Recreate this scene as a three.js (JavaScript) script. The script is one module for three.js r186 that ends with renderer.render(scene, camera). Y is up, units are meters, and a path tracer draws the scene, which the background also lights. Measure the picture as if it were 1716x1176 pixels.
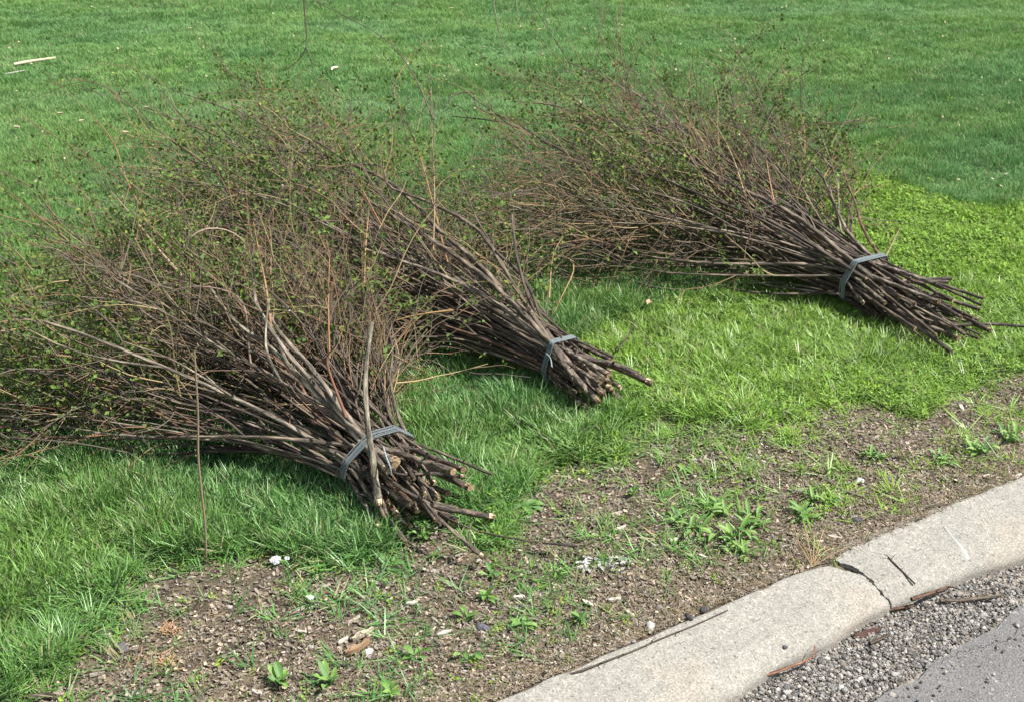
import * as THREE from 'three';
import { mergeGeometries } from 'three/addons/utils/BufferGeometryUtils.js';

// ------------------------------------------------------------------ camera, sky, sun, exposure
const scene = new THREE.Scene();
const W = 1024, H = 701;
const CAM_H = 1.7, PITCH = 25, FOV = 32;
const camera = new THREE.PerspectiveCamera(FOV, W / H, 0.05, 400);
camera.position.set(0, CAM_H, 0);
camera.rotation.set(THREE.MathUtils.degToRad(-PITCH), 0, 0);
const renderer = new THREE.WebGLRenderer({ antialias: true });
renderer.setSize(W, H);
renderer.toneMapping = THREE.LinearToneMapping;
renderer.toneMappingExposure = 1.85;
renderer.shadowMap.enabled = true;
const sunDir = new THREE.Vector3(0.58, 0.82, 0.05).normalize();
{ // clear spring sky with thin pale cloud, computed over the whole sphere
  const w = 256, h = 128, a = new Float32Array(w * h * 4);
  const wave = (x, y, z) => 0.5 + 0.25 * Math.sin(x * 5.1 + 2 * Math.sin(z * 3.3)) + 0.25 * Math.sin(z * 6.3 + y * 4 + 1.7 * Math.sin(x * 4.1));
  for (let j = 0; j < h; j++) for (let i = 0; i < w; i++) {
    const el = ((j + 0.5) / h - 0.5) * Math.PI, az = ((i + 0.5) / w) * 2 * Math.PI, y = Math.sin(el), x = Math.cos(el) * Math.cos(az), z = Math.cos(el) * Math.sin(az);
    const t = Math.pow(Math.max(0, y), 0.55), c = Math.max(0, wave(x, y, z) - 0.62) * 0.9 * Math.min(1, Math.max(0, y) * 4), o = (j * w + i) * 4;
    const col = [0.36 + (0.125 - 0.36) * t, 0.385 + (0.175 - 0.385) * t, 0.40 + (0.26 - 0.40) * t];
    for (let k = 0; k < 3; k++) a[o + k] = y < 0 ? 0.12 : col[k] + c; a[o + 3] = 1;
  }
  const t = new THREE.DataTexture(a, w, h, THREE.RGBAFormat, THREE.FloatType); t.mapping = THREE.EquirectangularReflectionMapping; t.magFilter = t.minFilter = THREE.LinearFilter; t.wrapS = THREE.RepeatWrapping; t.needsUpdate = true;
  scene.background = t; scene.environment = t;
}
const sun = new THREE.DirectionalLight(new THREE.Color(1, 0.965, 0.91), 4.4);
sun.position.copy(sunDir).multiplyScalar(20).add(new THREE.Vector3(0, 0, -4));
sun.target.position.set(0, 0, -4);
sun.castShadow = true;
sun.shadow.mapSize.set(4096, 4096);
sun.shadow.camera.left = -9; sun.shadow.camera.right = 9; sun.shadow.camera.top = 9; sun.shadow.camera.bottom = -9; sun.shadow.camera.far = 50;
sun.shadow.radius = 1;
scene.add(sun, sun.target);

// ------------------------------------------------------------------ helpers
function rng(seed) {
  let a = seed >>> 0;
  return () => { a = (a + 0x6D2B79F5) | 0; let t = Math.imul(a ^ (a >>> 15), 1 | a); t = (t + Math.imul(t ^ (t >>> 7), 61 | t)) ^ t; return ((t ^ (t >>> 14)) >>> 0) / 4294967296; };
}
const V = (x, y, z) => new THREE.Vector3(x, y, z);
const lerp = (a, b, t) => a + (b - a) * t;
const clamp = (x, a = 0, b = 1) => Math.min(b, Math.max(a, x));
const sstep = (a, b, x) => { const t = clamp((x - a) / (b - a)); return t * t * (3 - 2 * t); };
function hash2(i, j, k = 0) { let h = Math.imul(i, 374761393) ^ Math.imul(j, 668265263) ^ Math.imul(k, 2147483647 - 1013); h = Math.imul(h ^ (h >>> 13), 1274126177); return ((h ^ (h >>> 16)) >>> 0) / 4294967296; }
function noise(x, y, k = 0) {
  const i = Math.floor(x), j = Math.floor(y); let u = x - i, v = y - j; u = u * u * (3 - 2 * u); v = v * v * (3 - 2 * v);
  return lerp(lerp(hash2(i, j, k), hash2(i + 1, j, k), u), lerp(hash2(i, j + 1, k), hash2(i + 1, j + 1, k), u), v);
}
const fbm = (x, y, k = 0, o = 4) => { let s = 0, a = 0.5, n = 0; for (let i = 0; i < o; i++) { s += a * noise(x, y, k + i * 7); n += a; x = x * 2.03 + 5.1; y = y * 2.03 + 1.7; a *= 0.5; } return s / n; };
const gauss = (r) => { let s = 0; for (let i = 0; i < 4; i++) s += r(); return (s - 2) * 1.0; };   // sd about 0.58

// layout: where the line of sight through a photo position (pixels of the 1716 x 1176 picture) meets the height y
const FL = 588 / Math.tan(THREE.MathUtils.degToRad(FOV / 2)), CP = Math.cos(THREE.MathUtils.degToRad(PITCH)), SP = Math.sin(THREE.MathUtils.degToRad(PITCH));
function G(px, py, y = 0) {
  const x = (px - 858) / FL, v = -(py - 588) / FL;
  const dx = x, dy = v * CP - SP, dz = -CP - v * SP, t = (y - CAM_H) / dy;
  return V(dx * t, y, dz * t);
}
// kerb coordinates: s runs along the kerb (to the right and away), d from its back edge into the lawn
const K0 = G(830, 1176), KU = G(1716, 800).sub(K0).setY(0).normalize(), KN = V(KU.z, 0, -KU.x);
const sd = (x, z) => [(x - K0.x) * KU.x + (z - K0.z) * KU.z, (x - K0.x) * KN.x + (z - K0.z) * KN.z];
const fromSD = (s, d, y = 0) => V(K0.x + KU.x * s + KN.x * d, y, K0.z + KU.z * s + KN.z * d);
const hgt = (x, z) => { const d = sd(x, z)[1]; return (fbm(x * 1.3 + 20, z * 1.3 + 9, 3, 3) - 0.5) * 0.05 * sstep(0.0, 0.7, d) + (fbm(x * 9, z * 9, 5, 2) - 0.5) * 0.014 * sstep(-0.01, 0.08, d); };
const interp = (tab, x) => { if (x <= tab[0][0]) return tab[0][1]; for (let i = 1; i < tab.length; i++) if (x <= tab[i][0]) { const [a, p] = tab[i - 1], [b, q] = tab[i]; return lerp(p, q, (x - a) / (b - a)); } return tab[tab.length - 1][1]; };
const table = (pts, y = 0) => pts.map(([px, py]) => { const p = G(px, py, y); return sd(p.x, p.z); }).sort((a, b) => a[0] - b[0]);

const names = {};
function numbered(n) { const k = names[n] = (names[n] ?? -1) + 1; return k ? `${n}_${String(k).padStart(3, '0')}` : n; }
function tag(o, label, category, group, kind) { if (label) o.userData.label = label; if (category) o.userData.category = category; if (group) o.userData.group = group; if (kind) o.userData.kind = kind; return o; }
function thing(name, pos, label, category, group) { const g = new THREE.Group(); g.name = numbered(name); g.position.copy(pos); scene.add(g); return tag(g, label, category, group); }
function part(name, geo, mat, parent) { const m = new THREE.Mesh(geo, mat); m.name = name; m.castShadow = m.receiveShadow = true; parent.add(m); return m; }
function top(name, geo, mat, label, category, group, kind) { const m = new THREE.Mesh(geo, mat); m.name = numbered(name); m.castShadow = m.receiveShadow = true; scene.add(m); return tag(m, label, category, group, kind); }

function dataTex(n, fn, srgb = true, rx = 1, ry = 1) {
  const a = new Uint8Array(n * n * 4);
  for (let j = 0; j < n; j++) for (let i = 0; i < n; i++) { const c = fn(i / n, j / n, i, j); const o = (j * n + i) * 4; a[o] = clamp(c[0]) * 255; a[o + 1] = clamp(c[1]) * 255; a[o + 2] = clamp(c[2]) * 255; a[o + 3] = 255; }
  const t = new THREE.DataTexture(a, n, n); t.wrapS = t.wrapT = THREE.RepeatWrapping; t.magFilter = THREE.LinearFilter; t.minFilter = THREE.LinearMipmapLinearFilter; t.generateMipmaps = true;
  if (srgb) t.colorSpace = THREE.SRGBColorSpace; t.repeat.set(rx, ry); t.needsUpdate = true; return t;
}
// tileable noise
function tnoise(u, v, f, k) { const x = u * f, y = v * f, i = Math.floor(x), j = Math.floor(y); let a = x - i, b = y - j; a = a * a * (3 - 2 * a); b = b * b * (3 - 2 * b); const m = (q) => ((q % f) + f) % f; return lerp(lerp(hash2(m(i), m(j), k), hash2(m(i + 1), m(j), k), a), lerp(hash2(m(i), m(j + 1), k), hash2(m(i + 1), m(j + 1), k), a), b); }
const tfbm = (u, v, f, k, o = 4) => { let s = 0, a = 0.5, n = 0; for (let i = 0; i < o; i++) { s += a * tnoise(u, v, f, k + i); n += a; f *= 2; a *= 0.5; } return s / n; };

// a tapered tube through points; radii by fraction of length
function tube(pts, rad, segs, sides, jit = 0, r = null, color = null) {
  const curve = pts.length > 2 ? new THREE.CatmullRomCurve3(pts, false, 'centripetal') : new THREE.LineCurve3(pts[0], pts[1]);
  const P = [], N = [], UV = [], I = [], C = []; const len = curve.getLength ? curve.getLength() : 1;
  let nrm = V(0, 1, 0); const t0 = curve.getTangent(0); if (Math.abs(t0.y) > 0.9) nrm.set(1, 0, 0); nrm.addScaledVector(t0, -nrm.dot(t0)).normalize();
  for (let i = 0; i <= segs; i++) {
    const f = i / segs, p = curve.getPoint(f), t = curve.getTangent(f); nrm.addScaledVector(t, -nrm.dot(t)).normalize(); const b = V().crossVectors(t, nrm);
    for (let k = 0; k <= sides; k++) {
      const a = (k % sides) / sides * Math.PI * 2; const n = V().addScaledVector(nrm, Math.cos(a)).addScaledVector(b, Math.sin(a));
      const R = rad(f) * (1 + (jit ? jit * (hash2(i, k % sides, Math.round(len * 9999)) - 0.5) : 0));
      P.push(p.x + n.x * R, p.y + n.y * R, p.z + n.z * R); N.push(n.x, n.y, n.z); UV.push(k / sides, f * len); if (color) C.push(...color);
    }
  }
  for (let i = 0; i < segs; i++) for (let k = 0; k < sides; k++) { const a = i * (sides + 1) + k, b = a + sides + 1; I.push(a, a + 1, b, b, a + 1, b + 1); }
  const g = new THREE.BufferGeometry();
  g.setAttribute('position', new THREE.Float32BufferAttribute(P, 3)); g.setAttribute('normal', new THREE.Float32BufferAttribute(N, 3)); g.setAttribute('uv', new THREE.Float32BufferAttribute(UV, 2));
  if (color) g.setAttribute('color', new THREE.Float32BufferAttribute(C, 3));
  g.setIndex(I); g.userData = { curve, len }; return g;
}
// a slightly domed, chipped cut face at p looking along n
function cutFace(p, n, R, r) {
  const P = [], I = [], UV = [], a0 = r() * 6; const q = new THREE.Quaternion().setFromUnitVectors(V(0, 0, 1), n); const K = 9;
  const slant = (r() - 0.5) * 1.5, lift = Math.abs(slant) * R * 0.8, add = (x, y, z) => { if (z > -R) z += lift; const v = V(x, y, z).applyQuaternion(q).add(p); P.push(v.x, v.y, v.z); UV.push(x / R * 0.5 + 0.5, y / R * 0.5 + 0.5); };
  add(0, 0, R * 0.12);
  for (const f of [0.55, 1]) for (let k = 0; k < K; k++) { const a = a0 + k / K * Math.PI * 2; const x = Math.cos(a) * R * f * 1.03, y = Math.sin(a) * R * f * 1.03; add(x, y, R * 0.06 + x * slant * (f < 1 ? 1 : 0.7) + (r() - 0.5) * R * 0.12); }
  for (let k = 0; k < K; k++) add(Math.cos(a0 + k / K * 6.2832) * R * 0.95, Math.sin(a0 + k / K * 6.2832) * R * 0.95, -R * 1.2);
  for (let k = 0; k < K; k++) { const m = (k + 1) % K; I.push(0, 1 + k, 1 + m, 1 + k, 1 + K + k, 1 + m, 1 + m, 1 + K + k, 1 + K + m, 1 + K + k, 1 + 2 * K + k, 1 + K + m, 1 + K + m, 1 + 2 * K + k, 1 + 2 * K + m); }
  const g = new THREE.BufferGeometry(); g.setAttribute('position', new THREE.Float32BufferAttribute(P, 3)); g.setAttribute('uv', new THREE.Float32BufferAttribute(UV, 2)); g.setIndex(I);
  const h = g.toNonIndexed(); h.computeVertexNormals(); return h;
}
function instanced(name, geo, mat, list, parent) {   // list of {p, q, s, c}
  const m = new THREE.InstancedMesh(geo, mat, list.length); const M = new THREE.Matrix4();
  list.forEach((o, i) => { M.compose(o.p, o.q, o.s); m.setMatrixAt(i, M); m.setColorAt(i, o.c); });
  m.castShadow = m.receiveShadow = true; m.userData.kind = 'stuff';
  if (parent) { m.name = name; parent.add(m); } else { m.name = numbered(name); scene.add(m); }
  return m;
}

// ------------------------------------------------------------------ setting: where soil and grass lie
const soilEdge = table([[-160, 1190], [10, 1130], [130, 1060], [250, 1000], [390, 965], [480, 935], [620, 905], [720, 870], [830, 815], [950, 780], [1080, 742], [1200, 725], [1330, 690], [1470, 672], [1590, 640], [1716, 612], [1900, 570]]);
const coverEdge = table([[1200, 500], [1300, 430], [1400, 330], [1440, 298], [1500, 312], [1580, 338], [1716, 352], [1900, 330]]);
function mask(x, z) {     // soil: 0..1 bareness; cover: yellow-green ground cover against lawn grass
  const [s, d] = sd(x, z);
  const e = interp(soilEdge, s);
  const n = fbm(x * 5, z * 5, 11, 4) - 0.5, n2 = fbm(x * 2.1, z * 2.1, 31, 3) - 0.5;
  const soil = sstep(0.14, -0.14, d - e + n * 0.6 + n2 * 0.2);
  const right = sstep(-0.1, 0.9, s - 0.35 + n2 * 0.9);
  const cover = right * sstep(0.06, -0.06, d - Math.max(1.1, interp(coverEdge, s)) + n * 0.30);
  return { s, d, e, soil, cover, n, n2 };
}

// ground sheet: fine near the bundles, coarse to the horizon; it drops by the kerb to carry gutter and road
{
  const axis = (lo, hi, step) => { const a = []; let x = lo; while (x < hi) { a.push(x); x += step; } a.push(hi); return a; };
  const grow = (x0, step, lim) => { const a = []; let x = x0, st = step; while (Math.abs(x) < lim) { x += st; st *= 1.35; a.push(x); } return a; };
  const ss = [...grow(-3.2, -0.06, 180).reverse(), ...axis(-3.2, 5.2, 0.03), ...grow(5.2, 0.06, 180)];
  const ds = [...grow(-0.6, -0.06, 180).reverse(), -0.6, -0.4, -0.25, -0.055, -0.045, ...axis(-0.03, 2.6, 0.03), ...grow(2.6, 0.035, 180)];
  const P = [], UV = [], C = [], I = [];
  const soilC = [0.195, 0.165, 0.13], grassC = [0.06, 0.10, 0.03], farC = [0.19, 0.36, 0.11], coverC = [0.07, 0.11, 0.025];
  for (const d of ds) for (const s of ss) {
    const q = fromSD(s, d); const m = mask(q.x, q.z); let y = d <= -0.05 ? -0.165 : hgt(q.x, q.z) * (d > 0 ? 1 : 0) - (d < 0 ? 0.02 : 0);
    const away = Math.hypot(q.x, q.z + 4);
    const f = Math.max(sstep(7, 12, away), sstep(0.7, 1.6, Math.abs(q.x) - 0.46 * Math.max(1.5, -q.z)) * (1 - m.soil));
    const v = 0.75 + 0.5 * fbm(q.x * 14, q.z * 14, 77, 3);
    const c = [0, 1, 2].map((i) => { const g = lerp(lerp(grassC[i], coverC[i], m.cover * 0.5), farC[i], f); return lerp(g, soilC[i], m.soil * (1 - f)) * v; });
    P.push(q.x, y, q.z); UV.push(q.x, q.z); C.push(...c);
  }
  const n = ss.length; for (let j = 0; j < ds.length - 1; j++) for (let i = 0; i < n - 1; i++) { const a = j * n + i; I.push(a, a + 1, a + n, a + 1, a + n + 1, a + n); }
  const g = new THREE.BufferGeometry(); g.setAttribute('position', new THREE.Float32BufferAttribute(P, 3)); g.setAttribute('uv', new THREE.Float32BufferAttribute(UV, 2)); g.setAttribute('color', new THREE.Float32BufferAttribute(C, 3)); g.setIndex(I); g.computeVertexNormals();
  const grain = (u, v) => { const a = tfbm(u, v, 12, 3, 5), b = tfbm(u, v, 60, 9, 3); const k = 0.45 + 0.75 * a + 0.5 * (b - 0.5); const w = tnoise(u, v, 90, 5) > 0.86 ? 0.25 : 0; return [k * 0.9 + w, k * 0.86 + w, k * 0.8 + w * 0.9]; };
  const map = dataTex(512, grain, true, 2.1, 2.1), bump = dataTex(512, grain, false, 2.1, 2.1);
  const mat = new THREE.MeshStandardMaterial({ map, bumpMap: bump, bumpScale: 0.012, vertexColors: true, roughness: 1 });
  const m = top('ground', g, mat); m.userData.kind = 'structure';
}

// ------------------------------------------------------------------ kerb, gutter, road
const kerbFrontPts = table([[900, 1340], [1010, 1278], [1200, 1176], [1290, 1125], [1370, 1085], [1440, 1040], [1490, 1012], [1560, 985], [1640, 955], [1716, 930], [1900, 868]], -0.035);
const kerbRay = new THREE.Raycaster();
const onKerb = (x, z) => { kerbRay.set(V(x, 1, z), V(0, -1, 0)); const h = kerbRay.intersectObject(scene.getObjectByName('kerb'), true)[0]; return h ? h.point.y : null; };
const kerbFall = (t) => -0.020 * t - 0.014 * sstep(0.7, 1, t);
const kerbFront = (s) => interp(kerbFrontPts, s) + (fbm(s * 9, 3, 41, 3) - 0.5) * 0.02;
{
  const conc = (u, v) => { const a = tfbm(u, v, 5, 21, 5), b = tnoise(u, v, 180, 4), c = tfbm(u, v, 40, 8, 3); let k = 0.60 + 0.10 * (a - 0.5) + 0.07 * (c - 0.5) + 0.16 * (b - 0.5); const sp = tnoise(u, v, 105, 17), sq = tnoise(u, v, 70, 19); if (sp > 0.9) k -= 0.13; if (sp < 0.12) k += 0.10; if (sq > 0.95) k -= 0.10; const st = sstep(0.56, 0.75, tfbm(u, v, 4, 33, 4)); return [k * (1 + 0.02 * st), k * (0.98 - 0.006 * st), k * (0.935 - 0.016 * st)]; };
  const map = dataTex(1024, conc, true, 1.9, 1.9), bmp = dataTex(1024, conc, false, 1.9, 1.9);
  const mat = new THREE.MeshStandardMaterial({ map, bumpMap: bmp, bumpScale: 0.003, roughness: 0.95, color: new THREE.Color(0.91, 0.90, 0.86) });
  const seam = [[1392, 948], [1422, 962], [1446, 972], [1462, 990], [1478, 1010], [1486, 1022]].map(([x, y], i) => { const p = G(x, y, -0.012 * i); return sd(p.x, p.z); });
  // the seam as s for a fraction across (0 at the back edge, 1 at the gutter)
  const seamS = (t) => { const i = Math.min(4.999, t * 5), k = Math.floor(i); return lerp(seam[k][0], seam[k + 1][0], i - k); };
  function section(sA, sB, back, nS) {
    const nT = 26, P = [], UV = [], I = []; const rows = [];
    // profile: back wall, rounded back edge, gently falling top, rounded nose, front wall
    const prof = []; prof.push([0, -0.2, 0], [0, -0.012, 0]); for (let i = 0; i <= 2; i++) { const a = i / 2 * Math.PI / 2; prof.push([0.012 - 0.012 * Math.cos(a), -0.012 + 0.012 * Math.sin(a), 0.02 + i * 0.005]); }
    for (let i = 1; i < nT; i++) { const t = i / nT; prof.push([lerp(0.012, 0.965, t), 0, t]); }
    prof.push([0.985, -0.006, 0.985], [1, -0.02, 1], [1.01, -0.13, 1]);
    for (let j = 0; j <= nS; j++) for (const [w, dy, t] of prof) {
      const s = lerp(sA(t), sB(t), j / nS); const bd = back(s), fd = kerbFront(s); const rag = (fbm(s * 22, 1, 51, 3) - 0.5) * 0.012 * (1 - t);
      const d = lerp(bd + rag, fd, w); const fall = kerbFall(t);
      const e = Math.min(1, Math.min(j, nS - j) / 2); const edge = (1 - e) * -0.006;
      const q = fromSD(s, d); const bumpy = (fbm(s * 26, d * 26, 61, 4) - 0.5) * 0.0035 * (t > 0 && t < 1 ? 1 : 0);
      P.push(q.x, dy + fall + edge + bumpy + 0.006, q.z); UV.push(s, d + dy * (t === 0 || w > 0.99 ? 1 : 0));
    }
    const n = prof.length; for (let j = 0; j < nS; j++) for (let i = 0; i < n - 1; i++) { const a = j * n + i; I.push(a, a + 1, a + n, a + 1, a + n + 1, a + n); }
    for (const j of [0, nS]) { const b = P.length / 3; for (let i = 0; i < n; i++) { const o = (j * n + i) * 3; P.push(P[o], P[o + 1], P[o + 2]); UV.push(i / n * 0.2, 0); } const o = b; for (let i = 0; i < n; i++) { P.push(P[(b + i) * 3], -0.2, P[(b + i) * 3 + 2]); UV.push(i / n * 0.2, 0.15); } for (let i = 0; i < n - 1; i++) I.push(o + i, o + i + 1, o + n + i, o + i + 1, o + n + i + 1, o + n + i); }
    const g = new THREE.BufferGeometry(); g.setAttribute('position', new THREE.Float32BufferAttribute(P, 3)); g.setAttribute('uv', new THREE.Float32BufferAttribute(UV, 2)); g.setIndex(I); g.computeVertexNormals(); return g;
  }
  const kerb = new THREE.Group(); kerb.name = 'kerb'; kerb.userData.kind = 'structure'; scene.add(kerb);
  const joint = -2.4, jR = (() => { const p = G(1612, 915, -0.02); return sd(p.x, p.z)[0]; })();
  const chip = (s) => -0.05 * sstep(seam[0][0] - 0.10, seam[0][0] + 0.04, s);
  part('kerb_section', section(() => joint, (t) => seamS(t) - 0.004 + (hash2(Math.round(t * 26), 3) - 0.5) * 0.008, (s) => -0.004 + chip(s) * 0.3, 120), mat, kerb).userData.label = 'long near kerb section ending at the ragged crack';
  part('kerb_section', section((t) => seamS(t) + 0.009 * (1 - 0.4 * t) + (hash2(Math.round(t * 26), 9) - 0.5) * 0.008, () => jR + 6, (s) => 0.028 - 0.03 * sstep(seam[0][0], seam[0][0] + 0.9, s), 150), mat, kerb).userData.label = 'kerb section beyond the crack with a pale scrape';
  part('kerb_section', section(() => -6.5, () => joint - 0.01, () => -0.004, 30), mat, kerb);
  // a pale mortar scrape across the far section: a thin ragged smear of real thickness that follows the sloping top
  const ends = [[1582, 882], [1624, 938]].map(([x, y]) => { let p = G(x, y, 0), q; for (let k = 0; k < 4; k++) { q = sd(p.x, p.z); p = G(x, y, 0.006 + kerbFall(clamp(q[1] / kerbFront(q[0])))); } return q; });
  const sm = [], I = [], r = rng(5), NS = 14;
  for (let i = 0; i <= NS; i++) { const f = i / NS, s0 = lerp(ends[0][0], ends[1][0], f), d = lerp(ends[0][1], ends[1][1], f), w = lerp(0.002, 0.012, Math.pow(f, 1.3)) * (f > 0.95 ? 0.7 : 1); for (const k of [-1, -0.5, 0.5, 1]) { const ss = s0 + k * w * (0.7 + 0.6 * r()), q = fromSD(ss, d), t = clamp(d / kerbFront(ss)); sm.push(q.x, (onKerb(q.x, q.z) ?? -0.05) + (Math.abs(k) < 0.9 ? 0.0016 : -0.001), q.z); } }
  for (let i = 0; i < NS; i++) for (let k = 0; k < 3; k++) { const a = i * 4 + k; I.push(a, a + 1, a + 4, a + 1, a + 5, a + 4); }
  const g = new THREE.BufferGeometry(); g.setAttribute('position', new THREE.Float32BufferAttribute(sm, 3)); g.setIndex(I); g.computeVertexNormals();
  part('mortar_smear', g, new THREE.MeshStandardMaterial({ color: new THREE.Color(0.37, 0.365, 0.345), roughness: 0.95, side: THREE.DoubleSide }), kerb);
}
// road: two asphalt slabs parted by a crack
const roadY = -0.058;
const roadEdgePts = table([[1200, 1330], [1330, 1250], [1470, 1178], [1530, 1142], [1600, 1100], [1660, 1062], [1716, 1028], [1900, 950]], roadY);
{
  const asp = (u, v) => { const a = tfbm(u, v, 6, 71, 4), b = tnoise(u, v, 200, 72), c = tnoise(u, v, 110, 73); let k = 0.43 + 0.07 * (a - 0.5) + 0.12 * (b - 0.5); if (c > 0.88) k += 0.13; if (c < 0.1) k -= 0.07; return [k * 1.02, k, k * 0.985]; };
  const map = dataTex(1024, asp, true, 1.7, 1.7), bmp = dataTex(1024, asp, false, 1.7, 1.7);
  const mat = new THREE.MeshStandardMaterial({ map, bumpMap: bmp, bumpScale: 0.012, roughness: 0.88 });
  const road = new THREE.Group(); road.name = 'road'; road.userData.kind = 'structure'; scene.add(road);
  const crack = [[1560, 1118], [1606, 1092], [1650, 1084], [1686, 1072], [1716, 1046], [1760, 1010], [1800, 985]].map(([x, y]) => { const p = G(x, y, roadY); return sd(p.x, p.z); });
  const edge = (s) => interp(roadEdgePts, s) + 0.012 + (fbm(s * 7, 8, 81, 4) - 0.5) * 0.05;
  const out = (pts) => { const sh = new THREE.Shape(); pts.forEach(([s, d], i) => i ? sh.lineTo(s, d) : sh.moveTo(s, d)); const g = new THREE.ExtrudeGeometry(sh, { depth: 0.06, bevelEnabled: true, bevelSize: 0.002, bevelThickness: 0.003, bevelSegments: 1, curveSegments: 1 }); const p = g.attributes.position; for (let i = 0; i < p.count; i++) { const s = p.getX(i), d = p.getY(i), z = p.getZ(i); const q = fromSD(s, d, roadY - 0.063 + z); p.setXYZ(i, q.x, q.y, q.z); } g.computeVertexNormals(); return g; };
  const c0 = crack[0][0], cN = crack[crack.length - 1];
  const A = [], B = [];
  for (let s = -40; s < c0 - 0.02; s += s < -3 ? 5 : 0.02) A.push([s, edge(s)]);
  const fine = []; for (let i = 0; i < crack.length - 1; i++) for (let k = 0; k < 6; k++) { const t = k / 6; fine.push([lerp(crack[i][0], crack[i + 1][0], t), lerp(crack[i][1], crack[i + 1][1], t) + (hash2(i, k, 4) - 0.5) * 0.010]); } fine.push(cN);
  const main = [...A, ...fine.map(([s, d]) => [s, d - 0.0022]), [cN[0] + 0.01, edge(cN[0] + 0.01) - 0.002]];
  for (let s = cN[0] + 0.03; s < 40; s += s > 5 ? 5 : 0.03) main.push([s, edge(s)]);
  main.push([40, -9], [-40, -9]);
  part('asphalt_slab', out(main), mat, road);
  const piece = [...fine.map(([s, d]) => [s, d + 0.0026])]; const back = []; for (let s = cN[0] - 0.015; s > c0 + 0.03; s -= 0.02) if (edge(s) > interp(crack, s) + 0.012) back.push([s, edge(s)]);
  part('asphalt_slab', out([...piece, ...back]), mat, road).userData.label = 'broken strip of asphalt along the gutter, parted by a crack';
}
// gutter bed and its gravel
{
  const P = [], UV = [], I = [], n = 160; for (let i = 0; i <= n; i++) { const s = lerp(-6, 9, i / n); [kerbFront(s) + 0.03, -0.9].forEach((d, k) => { const q = fromSD(s, d); P.push(q.x, roadY - 0.008 + (k ? -0.03 : 0.004), q.z); UV.push(q.x, q.z); }); }
  for (let i = 0; i < n; i++) { const a = i * 2; I.push(a, a + 2, a + 1, a + 1, a + 2, a + 3); }
  const g = new THREE.BufferGeometry(); g.setAttribute('position', new THREE.Float32BufferAttribute(P, 3)); g.setAttribute('uv', new THREE.Float32BufferAttribute(UV, 2)); g.setIndex(I); g.computeVertexNormals();
  const f = (u, v) => { const k = 0.38 + 0.3 * tfbm(u, v, 30, 91, 4) + 0.1 * (tnoise(u, v, 120, 3) - 0.5); return [k, k * 0.94, k * 0.86]; };
  top('gutter', g, new THREE.MeshStandardMaterial({ map: dataTex(512, f, true, 3, 3), bumpMap: dataTex(512, f, false, 3, 3), bumpScale: 0.008, roughness: 1 })).userData.kind = 'structure';
}
function pebbleGeo(seed) { const r = rng(seed), g = new THREE.IcosahedronGeometry(1, 1), p = g.attributes.position; const k = 1.3 + r() * 2; for (let i = 0; i < p.count; i++) { const v = V().fromBufferAttribute(p, i); const m = 0.72 + 0.5 * noise(v.x * k + seed, v.y * k + v.z * 2.3 * k, seed); v.multiplyScalar(m); p.setXYZ(i, v.x, v.y * 0.7, v.z); } g.computeVertexNormals(); return g; }
const stoneMat = new THREE.MeshStandardMaterial({ roughness: 0.85 });
{
  const r = rng(101), lists = [[], [], []];
  for (let i = 0; i < 80000; i++) {
    const s = lerp(-1.2, 2.6, r()), kf = kerbFront(s), re = interp(roadEdgePts, s); const t = r(); let d = lerp(kf + 0.012, re + 0.012, t);
    if (r() < 0.018) d = re - r() * r() * 0.14;
    const onRoad = d < re - 0.01; const size = 0.0008 + 0.0036 * Math.pow(r(), 3.0) + (r() < 0.012 ? 0.0035 : 0); if (onRoad && size > 0.006) continue;
    const mid = clamp(fbm(s * 8, d * 8, 13, 3) * 1.5 - 0.2); const dirt = sstep(1.0, 1.35, s); if (r() > (0.30 + mid) * (1 - 0.55 * dirt)) continue;
    const q = fromSD(s, d, (onRoad ? roadY : roadY - 0.006) + size * 0.45 + r() * 0.004); const b = 0.08 + 0.27 * Math.pow(r(), 1.5) + (r() < 0.06 ? 0.25 : 0), warm = r() * 0.12;
    lists[i % 3].push({ p: q, q: new THREE.Quaternion().setFromEuler(new THREE.Euler(r() * 0.5, r() * 6.3, r() * 0.5)), s: V(size * (0.8 + r() * 0.6), size * (0.6 + r() * 0.5), size), c: new THREE.Color(b * (1.03 + warm), b, b * (0.95 - warm)) });
  }
  lists.forEach((l, i) => tag(instanced('gravel', pebbleGeo(11 + i * 7), stoneMat, l), ['loose grey gravel filling the gutter between kerb and asphalt', 'small angular gravel stones strewn along the gutter', 'pale and dark gravel grains spilling onto the asphalt edge'][i], 'gravel'));
}

// ------------------------------------------------------------------ grass
function bladeGeo(blades) {   // [x, z, height, width, lean, yaw, curl]
  const P = [], N = [], I = [];
  for (const [x, z, h, w, lean, yaw, curl] of blades) {
    const b = P.length / 3, cx = Math.cos(yaw), cz = Math.sin(yaw), px = -cz, pz = cx; const K = [0, 0.4, 0.75, 1];
    K.forEach((f, i) => { const o = lean * f + curl * f * f, y = h * (f - 0.35 * curl / Math.max(h, 0.01) * f * f * f); const ww = w * [0.8, 1, 0.7, 0][i] / 2; const c = [x + cx * o, y, z + cz * o]; if (i < 3) { P.push(c[0] - px * ww, c[1], c[2] - pz * ww, c[0] + px * ww, c[1], c[2] + pz * ww); } else P.push(...c); });
    I.push(b, b + 1, b + 2, b + 1, b + 3, b + 2, b + 2, b + 3, b + 4, b + 3, b + 5, b + 4, b + 4, b + 5, b + 6);
  }
  const g = new THREE.BufferGeometry(); g.setAttribute('position', new THREE.Float32BufferAttribute(P, 3)); g.setIndex(I); g.computeVertexNormals(); return g;
}
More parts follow.
